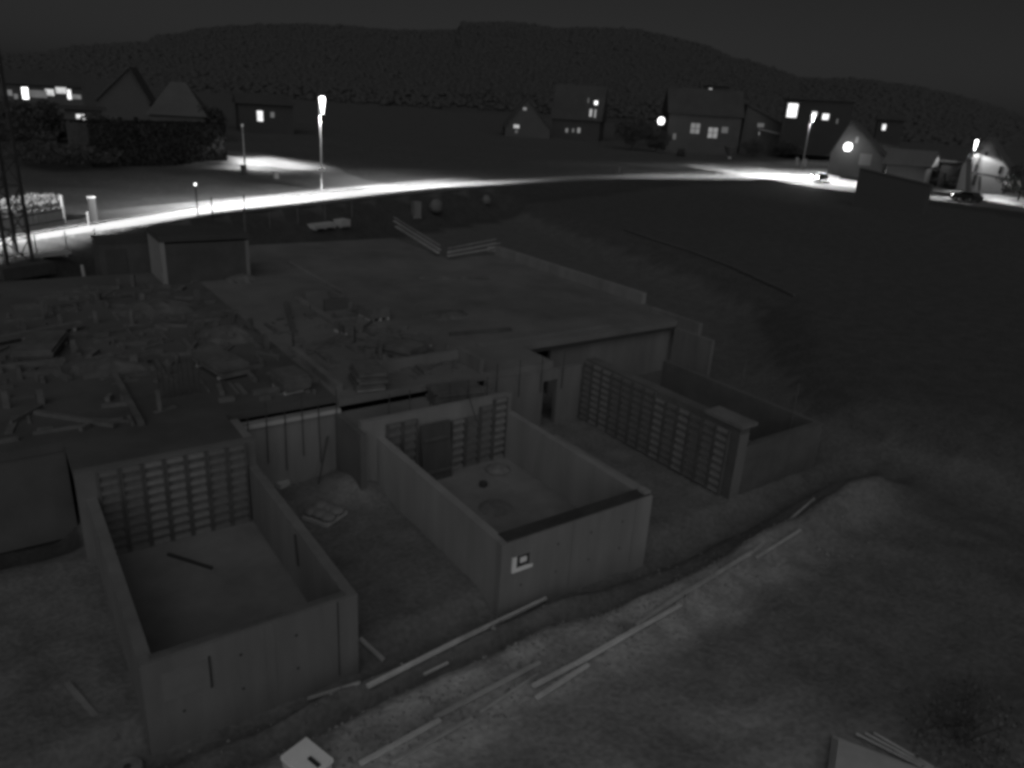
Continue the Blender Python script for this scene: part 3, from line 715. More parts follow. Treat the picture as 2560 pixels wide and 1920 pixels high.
# ------------------------------------------------------------------ street lamps
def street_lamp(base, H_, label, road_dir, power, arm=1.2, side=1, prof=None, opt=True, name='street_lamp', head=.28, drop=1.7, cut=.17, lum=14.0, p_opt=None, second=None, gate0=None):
    """road_dir: unit vector along the road; the arm points to its right-hand side (towards the camera)."""
    t = Vector((road_dir[0], road_dir[1], 0)).normalized(); p = Vector((t.y, -t.x, 0))*side
    rz = math.atan2(p.y, p.x)
    r = thing(name, base, label, 'street lamp', 'lit street lamps', rz)
    MB().tube((0,0,0),(0,0,1.1),.13,.13,10).build('base_sleeve', steel_m, r)
    MB().tube((0,0,1.1),(0,0,H_),.09,.06,10).build('pole', steel_m, r)
    MB().tube((0,0,H_-.05),(arm,0,H_+.1),.045,.04).build('arm', steel_m, r)
    MB().box((arm-.35,-.16,H_+.06),(arm+.35,.16,H_+.2)).build('housing', steel_m, r)
    MB().lathe((arm,0,H_-drop+.05), [(.05,0),(head*.4,drop*.3),(head*.7,drop*.6),(head*.95,drop*.86),(head*.9,drop*.96),(head*.55,drop)], 14).build('glare_bowl', glow(lum), r)  # bowl drawn out downward to take the shape of the lamp's glare
    for p_, prof, (c0, c1, gate) in [(p_opt or p, prof, (cut*.75, cut*1.35, gate0))] + ([second] if second else []):
        ld = bpy.data.lights.new('lamp_light', 'POINT'); ld.energy = power; ld.shadow_soft_size = .12; ld.use_nodes = True
        lo = bpy.data.objects.new('lamp_light', ld); COL.objects.link(lo)
        lo.location = Vector(base) + p*arm + Vector((0,0,H_-drop-.1))
        nt = ld.node_tree; N = nt.nodes; L = nt.links
        em = N['Emission']
        if opt:
            # luminaire optics: wide along the road, cut off across it
            g = N.new('ShaderNodeNewGeometry')
            def dot(v):
                n = N.new('ShaderNodeVectorMath'); n.operation = 'DOT_PRODUCT'; n.inputs[1].default_value = v; L.new(g.outputs['Incoming'], n.inputs[0]); return n.outputs['Value']
            def mth(op, a, b_=None, clampv=False):
                n = N.new('ShaderNodeMath'); n.operation = op; n.use_clamp = clampv
                for k, q in enumerate((a, b_)):
                    if q is None: continue
                    if isinstance(q, (int, float)): n.inputs[k].default_value = q
                    else: L.new(q, n.inputs[k])
                return n.outputs[0]
            down = mth('MAXIMUM', dot((0, 0, -1)), .02)
            across = mth('MULTIPLY', mth('DIVIDE', dot(tuple(p_)), down), H_-drop)
            rp = N.new('ShaderNodeFloatCurve')
            lo_, hi_ = -60.0, 60.0
            mrn = N.new('ShaderNodeMapRange'); mrn.inputs['From Min'].default_value = lo_; mrn.inputs['From Max'].default_value = hi_
            L.new(across, mrn.inputs['Value']); L.new(mrn.outputs[0], rp.inputs['Value'])
            cv = rp.mapping.curves[0]
            while len(cv.points) > 2: cv.points.remove(cv.points[1])
            pts_ = [((x-lo_)/(hi_-lo_), y) for x, y in prof]
            cv.points[0].location = (0, prof[0][1]); cv.points[1].location = (1, prof[-1][1])
            for x, y in pts_[1:-1]: cv.points.new(x, y)
            for q in cv.points: q.handle_type = 'VECTOR'
            rp.mapping.update()
            # compensate the distance along the road out to about 35 m
            comp = mth('MINIMUM', mth('POWER', mth('DIVIDE', 1.0, down), 2.8), 30.0)
            hor = N.new('ShaderNodeMapRange'); hor.interpolation_type = 'SMOOTHSTEP'
            hor.inputs['From Min'].default_value = c0; hor.inputs['From Max'].default_value = c1
            L.new(down, hor.inputs['Value'])
            out_ = mth('MULTIPLY', mth('MULTIPLY', rp.outputs[0], comp), hor.outputs[0])
            if gate is not None:        # one-sided reflector
                gm = N.new('ShaderNodeMapRange'); gm.interpolation_type = 'SMOOTHSTEP'
                gm.inputs['From Min'].default_value = gate[1]; gm.inputs['From Max'].default_value = gate[2]; gm.inputs['To Min'].default_value = gate[3]
                L.new(dot(tuple(gate[0])), gm.inputs['Value']); out_ = mth('MULTIPLY', out_, gm.outputs[0])
            L.new(out_, em.inputs['Strength'])
        lo.parent = r; lo.matrix_parent_inverse = Matrix.LocRotScale(r.location, r.rotation_euler, (1,1,1)).inverted()
    return r
def road_dir(px, py):
    P = at(px, py, ZR); i = min(range(1, len(FR)-1), key=lambda k: (FR[k]-P).length)
    return (FR[i+1]-FR[i-1]).normalized()
# across profile in metres: negative = behind the lamp, positive = towards the camera
def profile(width, back=.1):
    return [(-60,.0),(-18,.01),(-9,back*.35),(-2.5,back),(-.3,back*1.5),(.5,1),(width-1.5,1),(width-.3,.9),(width+.3,.0),(60,0)]
b1 = at(805,473,ZR)
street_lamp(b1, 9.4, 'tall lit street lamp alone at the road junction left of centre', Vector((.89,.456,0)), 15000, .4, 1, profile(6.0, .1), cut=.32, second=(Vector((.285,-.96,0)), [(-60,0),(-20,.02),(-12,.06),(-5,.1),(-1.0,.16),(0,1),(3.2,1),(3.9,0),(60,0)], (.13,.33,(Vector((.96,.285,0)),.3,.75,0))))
bl = at(-420,700,ZR); bl = FR[min(range(len(FR)), key=lambda k: (FR[k]-at(-250,632,ZR)).length)]
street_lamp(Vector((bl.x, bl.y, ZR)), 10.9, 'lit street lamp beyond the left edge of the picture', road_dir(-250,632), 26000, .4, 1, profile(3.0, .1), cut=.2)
b2 = hit(2005,417)
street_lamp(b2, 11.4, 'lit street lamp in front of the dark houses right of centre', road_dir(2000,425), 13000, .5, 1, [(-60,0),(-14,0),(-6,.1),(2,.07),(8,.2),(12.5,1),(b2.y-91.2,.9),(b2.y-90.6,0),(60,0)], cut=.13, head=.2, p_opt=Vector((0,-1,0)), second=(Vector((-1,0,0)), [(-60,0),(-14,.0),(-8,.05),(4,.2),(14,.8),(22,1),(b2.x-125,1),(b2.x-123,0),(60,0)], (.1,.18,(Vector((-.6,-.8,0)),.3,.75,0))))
b3 = hit(2413,478)
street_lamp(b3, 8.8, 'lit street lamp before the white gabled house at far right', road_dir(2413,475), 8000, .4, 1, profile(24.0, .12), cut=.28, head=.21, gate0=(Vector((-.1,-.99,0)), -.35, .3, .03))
b4 = hit(612,410)
d4 = (hit(800,411)-hit(575,395)); d4.z = 0
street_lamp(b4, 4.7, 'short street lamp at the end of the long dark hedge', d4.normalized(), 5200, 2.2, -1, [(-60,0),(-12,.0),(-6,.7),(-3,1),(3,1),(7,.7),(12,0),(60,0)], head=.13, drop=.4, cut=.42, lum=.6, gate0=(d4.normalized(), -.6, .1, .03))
# small path light on a thin dark post
p = at(495,540,ZR)
bo = thing('path_light', p, 'thin dark post with tiny bright tip before the road at left', 'post')
MB().tube((0,0,-1.5),(0,0,2.35),.055).build('pole', steel_dark, bo); MB().lathe((0,0,2.351),[(.05,0),(.1,.08),(.07,.18),(.02,.22)],8).build('lamp_tip', glow(3.0), bo)
# plates at the lamp pole
g = thing('street_sign', b1 + Vector((-.1,-.25,0)), 'small bright plate at the foot of the junction street lamp', 'sign')
MB().tube((0,0,0),(0,0,2.2),.04).build('post', steel_m, g); MB().box((-.35,-.12,1.95),(.35,-.06,2.25), .1).build('plate', white_m, g)

# ------------------------------------------------------------------ houses
def plane_pt(o, rz, px, py, yl):
    """local x,z where the view ray meets the plane y=yl of a frame at o turned by rz"""
    n = Vector((-math.sin(rz), math.cos(rz), 0)); u = Vector((math.cos(rz), math.sin(rz), 0))
    d = ray(px, py); q = Vector(o) + n*yl - Vector((0,0,CAMH)); t = q.dot(n)/d.dot(n)
    P = d*t + Vector((0,0,CAMH)) - Vector(o); return P.dot(u), P.z
def house(label, base, left, right, eave, ridge, kind='gable', turn=0., depth=9., wm=None, rm=None, wins=(), name='house', cat='house', over=.5, chimney=None, ridge_x=None, hip=.3, dist=None, door=None):
    """base/left/right/eave/ridge are picture positions of the visible front, used to find its place and size on the ground"""
    bx = (left+right)/2
    O = hit(bx, base) if dist is None else None
    if O is None:
        d = ray(bx, base); d = d*(dist/math.hypot(d.x, d.y)); O = Vector((d.x, d.y, CAMH+d.z))
    rz = -math.atan2(O.x, O.y) + turn
    h = thing(name, O, label, cat, None, rz)
    wm = wm or render_dim; rm = rm or roof_dark
    x0, _ = plane_pt(O, rz, left, base, 0); x1, _ = plane_pt(O, rz, right, base, 0)
    _, ze = plane_pt(O, rz, bx, eave, 0)
    zb = -4.0
    if kind == 'gable':
        rxp = ridge_x if ridge_x is not None else bx
        xr, zr = plane_pt(O, rz, rxp, ridge, 0)
        MB().prism([(x0,zb),(x1,zb),(x1,ze),(xr,zr),(x0,ze)], 0, depth).build('wall', wm, h)
        th = .22
        for (xe, s) in ((x0, -1), (x1, 1)):
            dx, dz = xe-xr, ze-zr; l = math.hypot(dx, dz); ex, ez = xe+dx/l*over, ze+dz/l*over
            MB().prism([(xr,zr+.02),(ex,ez+.02),(ex,ez+th),(xr,zr+th+.05)], -over, depth+over).build('roof', rm, h)
    elif kind in ('eave', 'hip'):
        _, zr = plane_pt(O, rz, bx, ridge, depth/2)
        MB().box((x0,0,zb),(x1,depth,ze)).build('wall', wm, h)
        e = over; k = (x1-x0)*hip if kind == 'hip' else -0.0
        a0, a1 = x0-e, x1+e
        r0, r1 = (x0+k, x1-k) if kind == 'hip' else (a0, a1)
        vs = [(a0,-e,ze+.02),(a1,-e,ze+.02),(a1,depth+e,ze+.02),(a0,depth+e,ze+.02),(r0,depth/2,zr),(r1,depth/2,zr)]
        MB().add(vs, [(0,1,5,4),(2,3,4,5),(1,2,5),(3,0,4),(0,3,2,1)]).build('roof', rm, h)
    else:
        MB().box((x0,0,zb),(x1,depth,ze)).build('wall', wm, h)
        MB().box((x0-over,-over,ze+.002),(x1+over,depth+over,ze+.3)).build('roof', rm, h)
    if chimney:
        cx_, cz_ = plane_pt(O, rz, chimney[0], chimney[1], depth*.5)
        MB().box((cx_-.3,depth*.5-.3,cz_-2.2),(cx_+.3,depth*.5+.3,cz_)).build('chimney', wm, h)
    for wdw in wins:
        px, py, pw, ph, lev = wdw[:5]; bars = wdw[5] if len(wdw) > 5 else 0
        yl = -.06
        xa, za = plane_pt(O, rz, px-pw/2, py+ph/2, yl); xb, zb2 = plane_pt(O, rz, px+pw/2, py-ph/2, yl)
        zlo, zhi = min(za, zb2), max(za, zb2)
        f = .07
        fr = MB()
        fr.box((xa-f,yl-.02,zlo-f),(xb+f,yl+.05,zlo)).box((xa-f,yl-.02,zhi),(xb+f,yl+.05,zhi+f)).box((xa-f,yl-.02,zlo),(xa,yl+.05,zhi)).box((xb,yl-.02,zlo),(xb+f,yl+.05,zhi))
        if bars:
            xm = (xa+xb)/2; zm = (zlo+zhi)/2
            fr.box((xm-.09,yl-.02,zlo),(xm+.09,yl+.03,zhi)).box((xa,yl-.015,zm-.08),(xb,yl+.028,zm+.08))
        w_ = fr.build('window', frame_m, h)
        MB().box((xa,yl,zlo),(xb,yl+.02,zhi)).build('pane', glow(lev) if lev > 0 else glass_dark, w_)
    if door:
        px, py, pw, ph, mm = door
        xa, za = plane_pt(O, rz, px-pw/2, py+ph/2, -.05); xb, zb2 = plane_pt(O, rz, px+pw/2, py-ph/2, -.05)
        MB().box((xa,-.05,min(za,zb2)),(xb,-.002,max(za,zb2))).build('door', mm, h)
    return h
house('far left house with a row of bright windows and a glowing doorway', 300, -60, 215, 212, 175, 'eave', 0, 9, render_dim, roof_dark,
      [(25,232,9,14,.12),(40,241,8,12,.1),(63,233,11,28,3.0),(96,235,40,16,.07),(124,231,20,15,.55),(153,226,26,14,.6),(173,236,7,24,1.4),(191,242,22,10,.13)])  # wide faint pane glows in place of a lit stretch of wall
house('small low house behind the pale shrub with one bright window', 330, 168, 262, 275, 262, 'flat', 0, 6, render_dim, roof_dark, [(203,295,22,17,.9)], dist=112)
house('tall gabled house at left, steep dim gable above the hedge', 395, 262, 388, 252, 170, 'gable', -.12, 12, mat('dim_gable', 0.085, .1, 2), roof_mid, [(300,300,10,16,0),(340,300,10,16,0)], ridge_x=322, dist=150)
house('broad house at left with a dim half-hipped roof behind the hedge', 400, 385, 520, 290, 205, 'hip', -.12, 11, render_dim, mat('dim_roof', 0.085, .15, 2), [(430,330,14,18,0),(480,330,14,18,0)], hip=.36, dist=138)
house('dark house right of the hedge lamp, one bright and one dim window', 335, 600, 735, 262, 235, 'eave', .1, 9, mat('dark_render', 0.06, .1, 2), roof_dark, [(650,290,13,25,1.1),(681,287,9,13,.07)])
house('small gabled house near the centre with two little lights', 345, 1262, 1374, 318, 246, 'gable', .1, 10, mat('dim_house', 0.085, .1, 2), roof_mid, [(1312,272,9,6,.18),(1291,316,14,8,.45),(1291,329,7,7,.04)], ridge_x=1318)
house('big dark-roofed house near the centre with lit corner windows', 350, 1376, 1496, 300, 212, 'eave', -.15, 11, mat('dark_house', 0.06, .1, 2), roof_dark, [(1471,251,4,12,.06),(1490,257,9,9,1.8),(1477,282,8,18,.4),(1488,284,6,20,.28),(1417,326,7,10,.11),(1433,326,6,9,.07),(1447,326,8,12,.17)], chimney=(1440,205))
house('long dark-roofed house with two cross-barred lit windows', 382, 1662, 1842, 288, 222, 'eave', .22, 10, mat('house_render', 0.08, .15, 2), roof_dark, [(1738,321,26,24,.13,1),(1782,332,27,24,.2,1),(1686,341,9,14,.035),(1812,325,18,14,.04)])
house('dim house with a lit carport beam left of the second lamp', 385, 1846, 1972, 322, 262, 'gable', .25, 10, mat('dim_house_two', 0.085, .1, 2), roof_mid, [(1897,334,5,8,.25),(1902,313,18,9,.06)], ridge_x=1868)
house('hillside house with a very large bright window', 345, 1948, 2118, 250, 236, 'flat', .05, 9, mat('night_house', 0.045, .1, 2), roof_dark, [(1981,276,31,33,1.5),(2036,285,15,11,1.0),(2064,292,19,14,1.2),(2093,303,6,12,.06)], dist=215)
house('distant hill house with two small lit windows', 270, 1755, 1815, 215, 205, 'flat', .05, 8, mat('night_house', 0.045, .1, 2), roof_dark, [(1776,225,9,8,.45),(1783,233,11,9,.55)], dist=330)
house('distant house with a single bright round window at right', 350, 2185, 2250, 300, 285, 'eave', .05, 8, mat('night_house', 0.045, .1, 2), roof_dark, [(2210,318,12,14,1.2)], dist=220)
house('gabled house at right with a wall lantern and a pale garage door', 440, 2066, 2202, 386, 305, 'gable', -.1, 11, render_pale, roof_mid, [(2142,350,10,15,.1),(2030,380,1,1,0)][:1], ridge_x=2128, door=(2163,399,36,26,mat('garage_door', 0.3, .05, 2)))
barn = house('long low barn with a pale roof edge beside the gabled house', 470, 2206, 2305, 412, 372, 'eave', -.12, 9, mat('barn_wall', 0.09, .1, 2), mat('barn_roof', 0.12, .15, 2), [], over=.9)
whs = house('white gabled house at far right lit by the street lamp', 480, 2388, 2506, 418, 345, 'gable', -.1, 10, render_white, roof_mid, [(2501,425,11,17,0),(2440,420,10,16,0),(2436,450,14,24,0),(2466,385,8,9,0)], ridge_x=2472, over=.8)
house('dark low annex left of the white gabled house', 470, 2340, 2392, 405, 392, 'flat', -.1, 7, mat('annex_render', 0.06, .1, 2), roof_dark, [(2362,440,12,16,0)])
# lanterns on walls
def lantern(px, py, r, lev, dist, label, power=0):
    d = ray(px, py); d = d*(dist/math.hypot(d.x, d.y)); P = Vector((d.x, d.y, CAMH+d.z))
    l = thing('wall_lantern', P, label, 'lantern', 'lit wall lanterns')
    MB().lathe((0,0,-r), [(r*.5,0),(r*.9,r*.5),(r,r),(r*.8,r*1.7),(r*.3,r*2)], 12).build('globe', glow(lev), l)
    MB().tube((0,0,r*1.001),(0,0,r*1.6),.06).build('bracket', steel_dark, l)
    if power:
        ld = bpy.data.lights.new('lantern_light', 'POINT'); ld.energy = power; ld.shadow_soft_size = r*1.1
        lo = bpy.data.objects.new('lantern_light', ld); COL.objects.link(lo); lo.location = P + (Vector((0,0,CAMH))-P).normalized()*(r+.4)
        lo.parent = l; lo.matrix_parent_inverse = Matrix.Translation(-P)
    return l
hD = lambda px, py: math.hypot(hit(px, py).x, hit(px, py).y)
lantern(2120, 367, .8, 6.0, hD(2136,440)-2.2, 'large glaring lantern on the gabled house with the garage', 45)
lantern(1653, 302, .85, 4.0, hD(1700,382)-1.0, 'bright lantern at the left end of the long dark-roofed house', 0)
# carport beam
a, b2 = hit(1890,385), hit(1965,388); D = hD(1905,385)-1.5
def along(px, py, dist):
    d = ray(px, py); d = d*(dist/math.hypot(d.x, d.y)); return Vector((d.x, d.y, CAMH+d.z))
cp = thing('carport', along(1896,386,D), 'carport roof with pale edge in front of the dim house', 'carport')
o_ = along(1896,386,D)
MB().beam(along(1896,322,D)-o_, along(1985,343,D)-o_, .3, .35).build('roof_edge', render_white, cp)
MB().beam(along(1896,324,D)-o_, along(1893,386,D)-o_, .2, .2).build('post', render_pale, cp)
MB().beam(along(1983,344,D)-o_, along(1983,388,D)-o_, .2, .2).build('post', render_dim, cp)
# roof of the porch on the white house
pr = thing('porch', along(2425,478,hD(2440,480)-2.5), 'slanting porch roof with pale posts on the white gabled house', 'porch')
D = hD(2440,480)-2.5; o_ = along(2425,478,D)
MB().beam(along(2418,395,D)-o_, along(2458,368,D)-o_, 1.6, .5).build('roof_edge', render_pale, pr)
MB().beam(along(2424,398,D)-o_, along(2420,478,D)-o_, .8, .5).build('post', render_pale, pr)
MB().beam(along(2450,440,D)-o_, along(2448,478,D)-o_, .35, .35).build('post', render_pale, pr)
MB().beam(along(2425,430,D)-o_, along(2500,444,D)-o_, .3, .3).build('balcony_edge', render_dim, pr)

# dark shed in front of the road at right
A = at(2146,525,2.0); zt = at(2146,420,0).z
dA = math.hypot(A.x, A.y)
def on(px, py, D): d = ray(px, py); d = d*(D/math.hypot(d.x, d.y)); return Vector((d.x, d.y, CAMH+d.z))
TA, TB = on(2150,420,dA), on(2327,462,dA*.97)
rz = math.atan2(TB.y-TA.y, TB.x-TA.x); ln = math.hypot(TB.x-TA.x, TB.y-TA.y)
shed_m = mat('shed_boards', .085, .15, 1, .9, streak=True)
g0 = min(hz(TA.x, TA.y), hz(TB.x, TB.y))
sh = thing('site_shed', (TA.x, TA.y, g0), 'long dark shed with sloping top hiding part of the road at right', 'shed', None, rz)
hA, hB = TA.z-g0, TB.z-g0
MB().prism([(.03,-1.5),(ln-.03,-1.5),(ln-.03,hB-.2),(.03,hA-.2)], .05, 1.0).build('wall', mat('shed_end', .07, .1, 1), sh)
MB().prism([(-.02,hA-.198),(ln+.02,hB-.198),(ln+.02,hB),(-.02,hA)], -.06, 1.06).build('roof', mat('shed_roof', .07, .1, 1), sh)
hh = hB
nbd = 26
bdm = MB().box((.03,.0,-1.2),(ln/nbd-.03,.048,hh-.25)).mesh('board'); bdm.materials.append(shed_m)
for i in range(nbd): link('board', bdm, sh, (i*ln/nbd, 0, 0)).scale = (1, 1, (hA+(hB-hA)*(i+.5)/nbd-.27)/(hB-.25))

# ------------------------------------------------------------------ fence, posts and boxes along the road
FA, FB = at(6,602,ZR), at(166,566,ZR)
FA = at(4,590,ZR); FB = at(166,560,ZR)
fn = thing('picket_fence', FA, 'pale picket fence behind the road at far left', 'fence')
dv = FB-FA; n = 30
pk = MB().box((-.07,-.02,.0),(.07,.02,1.25)).mesh('picket'); pk.materials.append(pale_m)
rzf = math.atan2(dv.y, dv.x)
for i in range(n):
    q = link('picket', pk, fn, dv*(i/(n-1))); q.rotation_euler = (0, random.uniform(-.04,.04), rzf); q.scale = (random.choice((.7,1,1.25)), 1, random.uniform(.92,1.06))
MB().beam(Vector((0,0,.35))-Vector((-dv.y, dv.x, 0)).normalized()*.05, dv+Vector((0,0,.35))-Vector((-dv.y, dv.x, 0)).normalized()*.05, .05, .09).build('rail', rail_m, fn)
MB().beam(Vector((0,0,1.0)), dv+Vector((0,0,1.0)), .05, .09).build('rail', rail_m, fn)
MB().tube(dv*.98, dv*.98+Vector((0,0,2.0)), .1).build('post', pale_m, fn)
p = at(236,556,ZR)
cab = thing('utility_cabinet', p, 'pale narrow upright cabinet behind the road at left', 'cabinet')
MB().box((-.22,-.2,0),(.22,.2,1.75)).build('body', mat('cabinet_grey', 0.055, .1, 3), cab); MB().box((-.25,-.23,1.751),(.25,.23,1.83)).build('lid', pale_m, cab)
p = at(223,563,ZR); tag(MB().lathe(p, [(.07,0),(.07,.75),(.09,.8),(.03,.95)], 8).build('bollard', render_dim), 'small white bollard left of the pale upright cabinet', 'bollard')
for k, (px, py, sx, sz, mm, nm, l, cat) in enumerate([(690,446,.5,.7,mat('sign_grey', .3, .1, 3),'grit_bin','pale box on the verge right of the hedge lamp','bin'),(609,436,.5,1.0,steel_dark,'litter_bin','dark bin below the short hedge lamp','bin'),(1990,414,.4,1.8,render_white,'utility_cabinet','narrow pale cabinet left of the second street lamp','cabinet'),(2010,416,.9,1.6,pale_m,'utility_cabinet','squat pale cabinet at the foot of the second street lamp','cabinet'),(1545,434,.6,1.0,render_pale,'utility_cabinet','small dim cabinet by the dark middle stretch of road','cabinet')]):
    p = hit(px, py)
    b_ = thing(nm, p, l, cat)
    MB().box((-sx/2,-.25,-.1),(sx/2,.25,sz)).build('body', mm, b_); MB().box((-sx/2-.03,-.28,sz+.001),(sx/2+.03,.28,sz+.07)).build('lid', mm, b_)
p = at(532,545,ZR); tag(MB().tube(p-Vector((0,0,1)), p+Vector((0,0,1.6)), .05).build('post', steel_dark), 'dark slim post against the lit road, right of the tiny lit post', 'post')
p = at(613,548,ZR); tag(MB().tube(p-Vector((0,0,1)), p+Vector((0,0,1.9)), .05).build('post', rail_m), 'slim grey post against the brightest road stretch', 'post')

# ------------------------------------------------------------------ cars
def car(px, py, dirv, label, paint, lights_on, beam=0):
    p = hit(px, py); p.z = hz(p.x, p.y)+.03
    dirv = Vector((dirv[0], dirv[1], 0)).normalized(); rz = math.atan2(dirv.y, dirv.x)
    c = thing('car', p, label, 'car', 'cars on and beside the road', rz)
    prof = [(-2.1,.35),(2.1,.35),(2.15,.75),(1.95,.92),(1.0,1.0),(.45,1.42),(-1.2,1.45),(-1.9,1.0),(-2.15,.9)]
    MB().prism(prof, -.85, .85).build('body', paint, c)
    MB().prism([(.96,1.02),(.47,1.38),(-1.15,1.4),(-1.75,1.02)], -.86, -.852).build('window', glass_dark, c)
    MB().prism([(.96,1.02),(.47,1.38),(-1.15,1.4),(-1.75,1.02)], .852, .86).build('window', glass_dark, c)
    for x in (-1.35, 1.35):
        for y in (-.86, .86):
            w_ = MB().tube((x, y-.1, .33), (x, y+.1, .33), .33, n=14).build('wheel', tyre_m, c)
            MB().tube((x, y-.105, .33), (x, y+.105, .33), .18, n=10).build('rim', steel_m, w_)
    for y in (-.6, .6):
        MB().lathe((2.12, y, .55), [(.08,0),(.2,.07),(.2,.25),(.08,.32)], 10).build('headlight', glow(30.0, 'headlight_on') if lights_on else glass_dark, c)
        MB().box((-2.17,y-.15,.75),(-2.12,y+.15,.88)).build('tail_light', glass_dark, c)
    if beam:
        ld = bpy.data.lights.new('headlight_beam', 'SPOT'); ld.energy = beam; ld.spot_size = math.radians(80); ld.spot_blend = .8; ld.shadow_soft_size = .15
        lo = bpy.data.objects.new('headlight_beam', ld); COL.objects.link(lo); lo.parent = c
        lo.location = (2.4, 0, .8); lo.rotation_euler = Vector((-1, 0, .16)).to_track_quat('Z', 'Y').to_euler()
    return c
rd = road_dir(2000, 425)
car(2046, 452, -rd, 'dark car with blazing headlights under the second street lamp', paint_dark, True, 2500)
car(2416, 503, -road_dir(2420, 478), 'dark car with blazing headlights before the white gabled house', paint_dark, True, 2500)
car(2088, 424, rd, 'pale parked car in front of the house with the lantern', paint_pale, False)
car(1702, 388, Vector((-.75,-.65,0)), 'dark parked car with faint glints by the cross-barred windows', paint_dark, False)
p = hit(1823,398)
um = thing('folded_parasol', p, 'pale half-open parasol in front of the long dark-roofed house', 'parasol')
MB().tube((0,0,0),(0,0,3.0),.04).build('pole', steel_m, um); MB().lathe((0,0,.7),[(.5,0),(1.2,1.2),(1.7,2.2),(.1,2.35)],12).build('canopy', render_dim, um); MB().box((-.2,-.3,.2),(.25,.3,.5)).build('foot', white_m, um)

# ------------------------------------------------------------------ hedges, trees and shrubs (leaf clumps)
def leaves(n, shape, size):
    b_ = MB()
    for _ in range(n):
        c = shape()
        if c is None: continue
        u = Vector((random.gauss(0,1), random.gauss(0,1), random.gauss(0,1))).normalized(); v = u.orthogonal().normalized(); v.rotate(Matrix.Rotation(random.random()*6.28, 3, u))
        x = u.cross(v); s = size*random.uniform(.6, 1.4)
        b_.add([c+v*s, c+x*s*.6, c-v*s*.8, c-x*s*.6], [(0,1,2,3)])
    return b_
def inside(rx, ry, rz_, zc, seed):
    def f():
        while True:
            p = Vector((random.uniform(-1,1), random.uniform(-1,1), random.uniform(-1,1)))
            if p.length > 1: continue
            k = noise.noise(p*2.1 + Vector((seed*9.1, 0, 0)))
            if p.length > .78 + .45*k: continue
            if p.length < .35 and random.random() < .6: continue
            return Vector((p.x*rx, p.y*ry, zc + p.z*rz_))
    return f
def tree(px, py, hgt, rad, label, m_, nl=1400, size=.28, cat='tree', name='tree', dist=None):
    p = hit(px, py) if dist is None else along(px, py, dist)
    t = thing(name, p, label, cat)
    tr = MB().tube((0,0,-.5),(0,0,hgt*.55),.05*hgt*.5,.03*hgt*.4,7)
    for k in range(5):
        a = k*1.26+random.random(); z0 = hgt*(.25+.07*k); tr.tube((0,0,z0),(math.cos(a)*rad*.6, math.sin(a)*rad*.6, z0+hgt*.25),.05,.02,5)
    tr.build('trunk', bark_m, t)
    leaves(nl, inside(rad, rad, hgt*.48, hgt*.54, px), size).build('crown', m_, t)
    return t
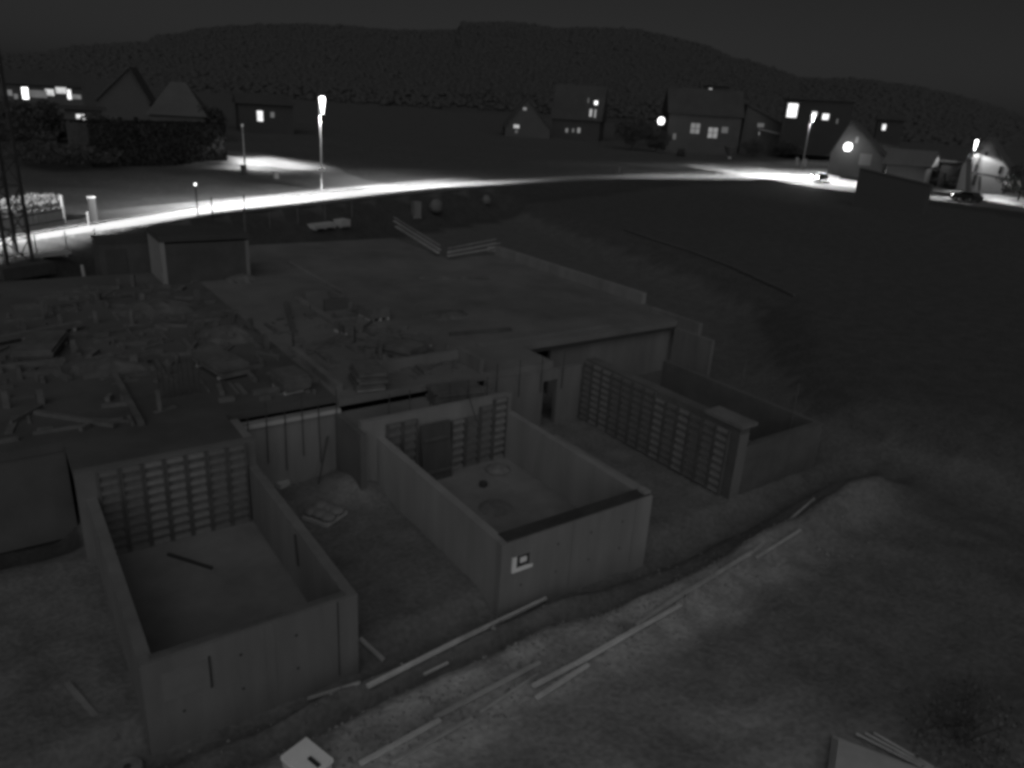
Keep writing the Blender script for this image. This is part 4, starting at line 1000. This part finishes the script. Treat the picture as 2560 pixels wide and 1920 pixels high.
for i, (px, py, hg, rd_, l, m_) in enumerate([
    (88,352,5.4,5.0,'broad black tree mass before the far left windows',leaf_dark),
    (30,352,5.2,6.0,'black bushy tree at the left picture edge',leaf_dark),
    (165,352,1.8,2.0,'low black bush under the bright square window',leaf_dark),
    (268,402,5.6,3.0,'pale shrub with ragged top at the left end of the hedge',leaf_pale),
    (60,372,3.8,4.5,'dim low shrub at far left under the black trees',mat('dim_foliage', 0.07, .4, 2, .9)),
    (150,420,3.0,7.0,'dim wide shrub bank between the far left trees and the road',mat('dim_foliage', 0.07, .4, 2, .9)),
    (530,352,6.0,3.0,'dim thin tree behind the right end of the hedge',mat('dim_foliage', 0.07, .4, 2, .9)),
    (1580,375,9,6,'black tree between the centre and the long house',leaf_dark),
    (1640,380,6,4,'black bush under the lantern of the long house',leaf_dark),
    (1880,392,4.5,4,'black bush under the carport beam',leaf_dark),
    (1960,396,5,5,'black bush left of the second street lamp',leaf_dark),
    (2320,455,5,4,'black bush between the barn and the white house',leaf_dark),
    (2545,500,6,4,'black bush right of the white gabled house',leaf_dark),
    (2375,472,2.2,1.3,'small pale shrub left of the porch',leaf_pale)]):
    tree(px, py, hg, rd_, l, m_, 2200 if rd_ < 5 else 3600, .22 if hg > 5 else .16, 'tree' if hg > 4.6 else 'bush', 'tree' if hg > 4.6 else 'bush')
# long clipped hedge along the side road
HA, HB = at(232,432,ZR), at(570,416,ZR)
dv = HB-HA; dv.z = 0; ln = dv.length; rzh = math.atan2(dv.y, dv.x); zt = 12.5 - 107/1855*90
hg = thing('hedge', (HA.x, HA.y, hz(HA.x, HA.y)-.2), 'long dark clipped hedge with a lit right end', 'hedge', None, rzh)
hh = 5.0; dp = 4.0
MB().box((.15,.15,0),(ln-.15,dp-.15,hh-.15)).build('core', leaf_dark, hg)
def hs():
    f = random.random()
    x, y, z = random.uniform(0, ln), random.uniform(0, dp), random.uniform(0, hh)
    if f < .5: y = random.gauss(0.05, .08)
    elif f < .75: z = random.gauss(hh-.05, .08)
    else: x = ln + random.gauss(-.05, .08)
    return Vector((x, y, z))
leaves(7000, hs, .16).build('foliage', mat('hedge_leaves', .022, .3, 2.5, .95), hg)
# shrubs in a brighter foliage colour above the picket fence
for i, (px, py, l) in enumerate([(28,575,'bright ragged shrub above the left part of the picket fence'),(85,562,'bright trimmed shrub above the middle of the picket fence'),(118,556,'small bright shrub above the right part of the picket fence')]):
    p = at(px, py-2, ZR)
    t = thing('shrub', p, l, 'shrub'); leaves(420, inside(1.3 if i != 1 else 1.5, .8, .55, 1.55, i+3), .12).build('foliage', mat('bright_foliage', .3, .3, 3, .9), t); MB().tube((0,0,-.2),(0,0,1.4),.06).build('stem', bark_m, t)
# bare bush, lower right
p = Vector((15.6, 4.2, hz(15.6, 4.2)))
bb = thing('bush', p, 'dark scrubby bush in the lower right corner', 'bush'); leaves(800, inside(2.2, 1.3, .35, .25, 5), .045).build('foliage', mat('scrub', .11, .3, 2, .9), bb)
tw = MB()
for k in range(26):
    a = random.random()*6.28; l = random.uniform(.7, 1.5); tw.tube((random.uniform(-.5,.5),random.uniform(-.4,.4),0),(math.cos(a)*l*.8,math.sin(a)*l*.6,l*.8),.012,.005,4)
tw.build('stem', bark_m, bb)
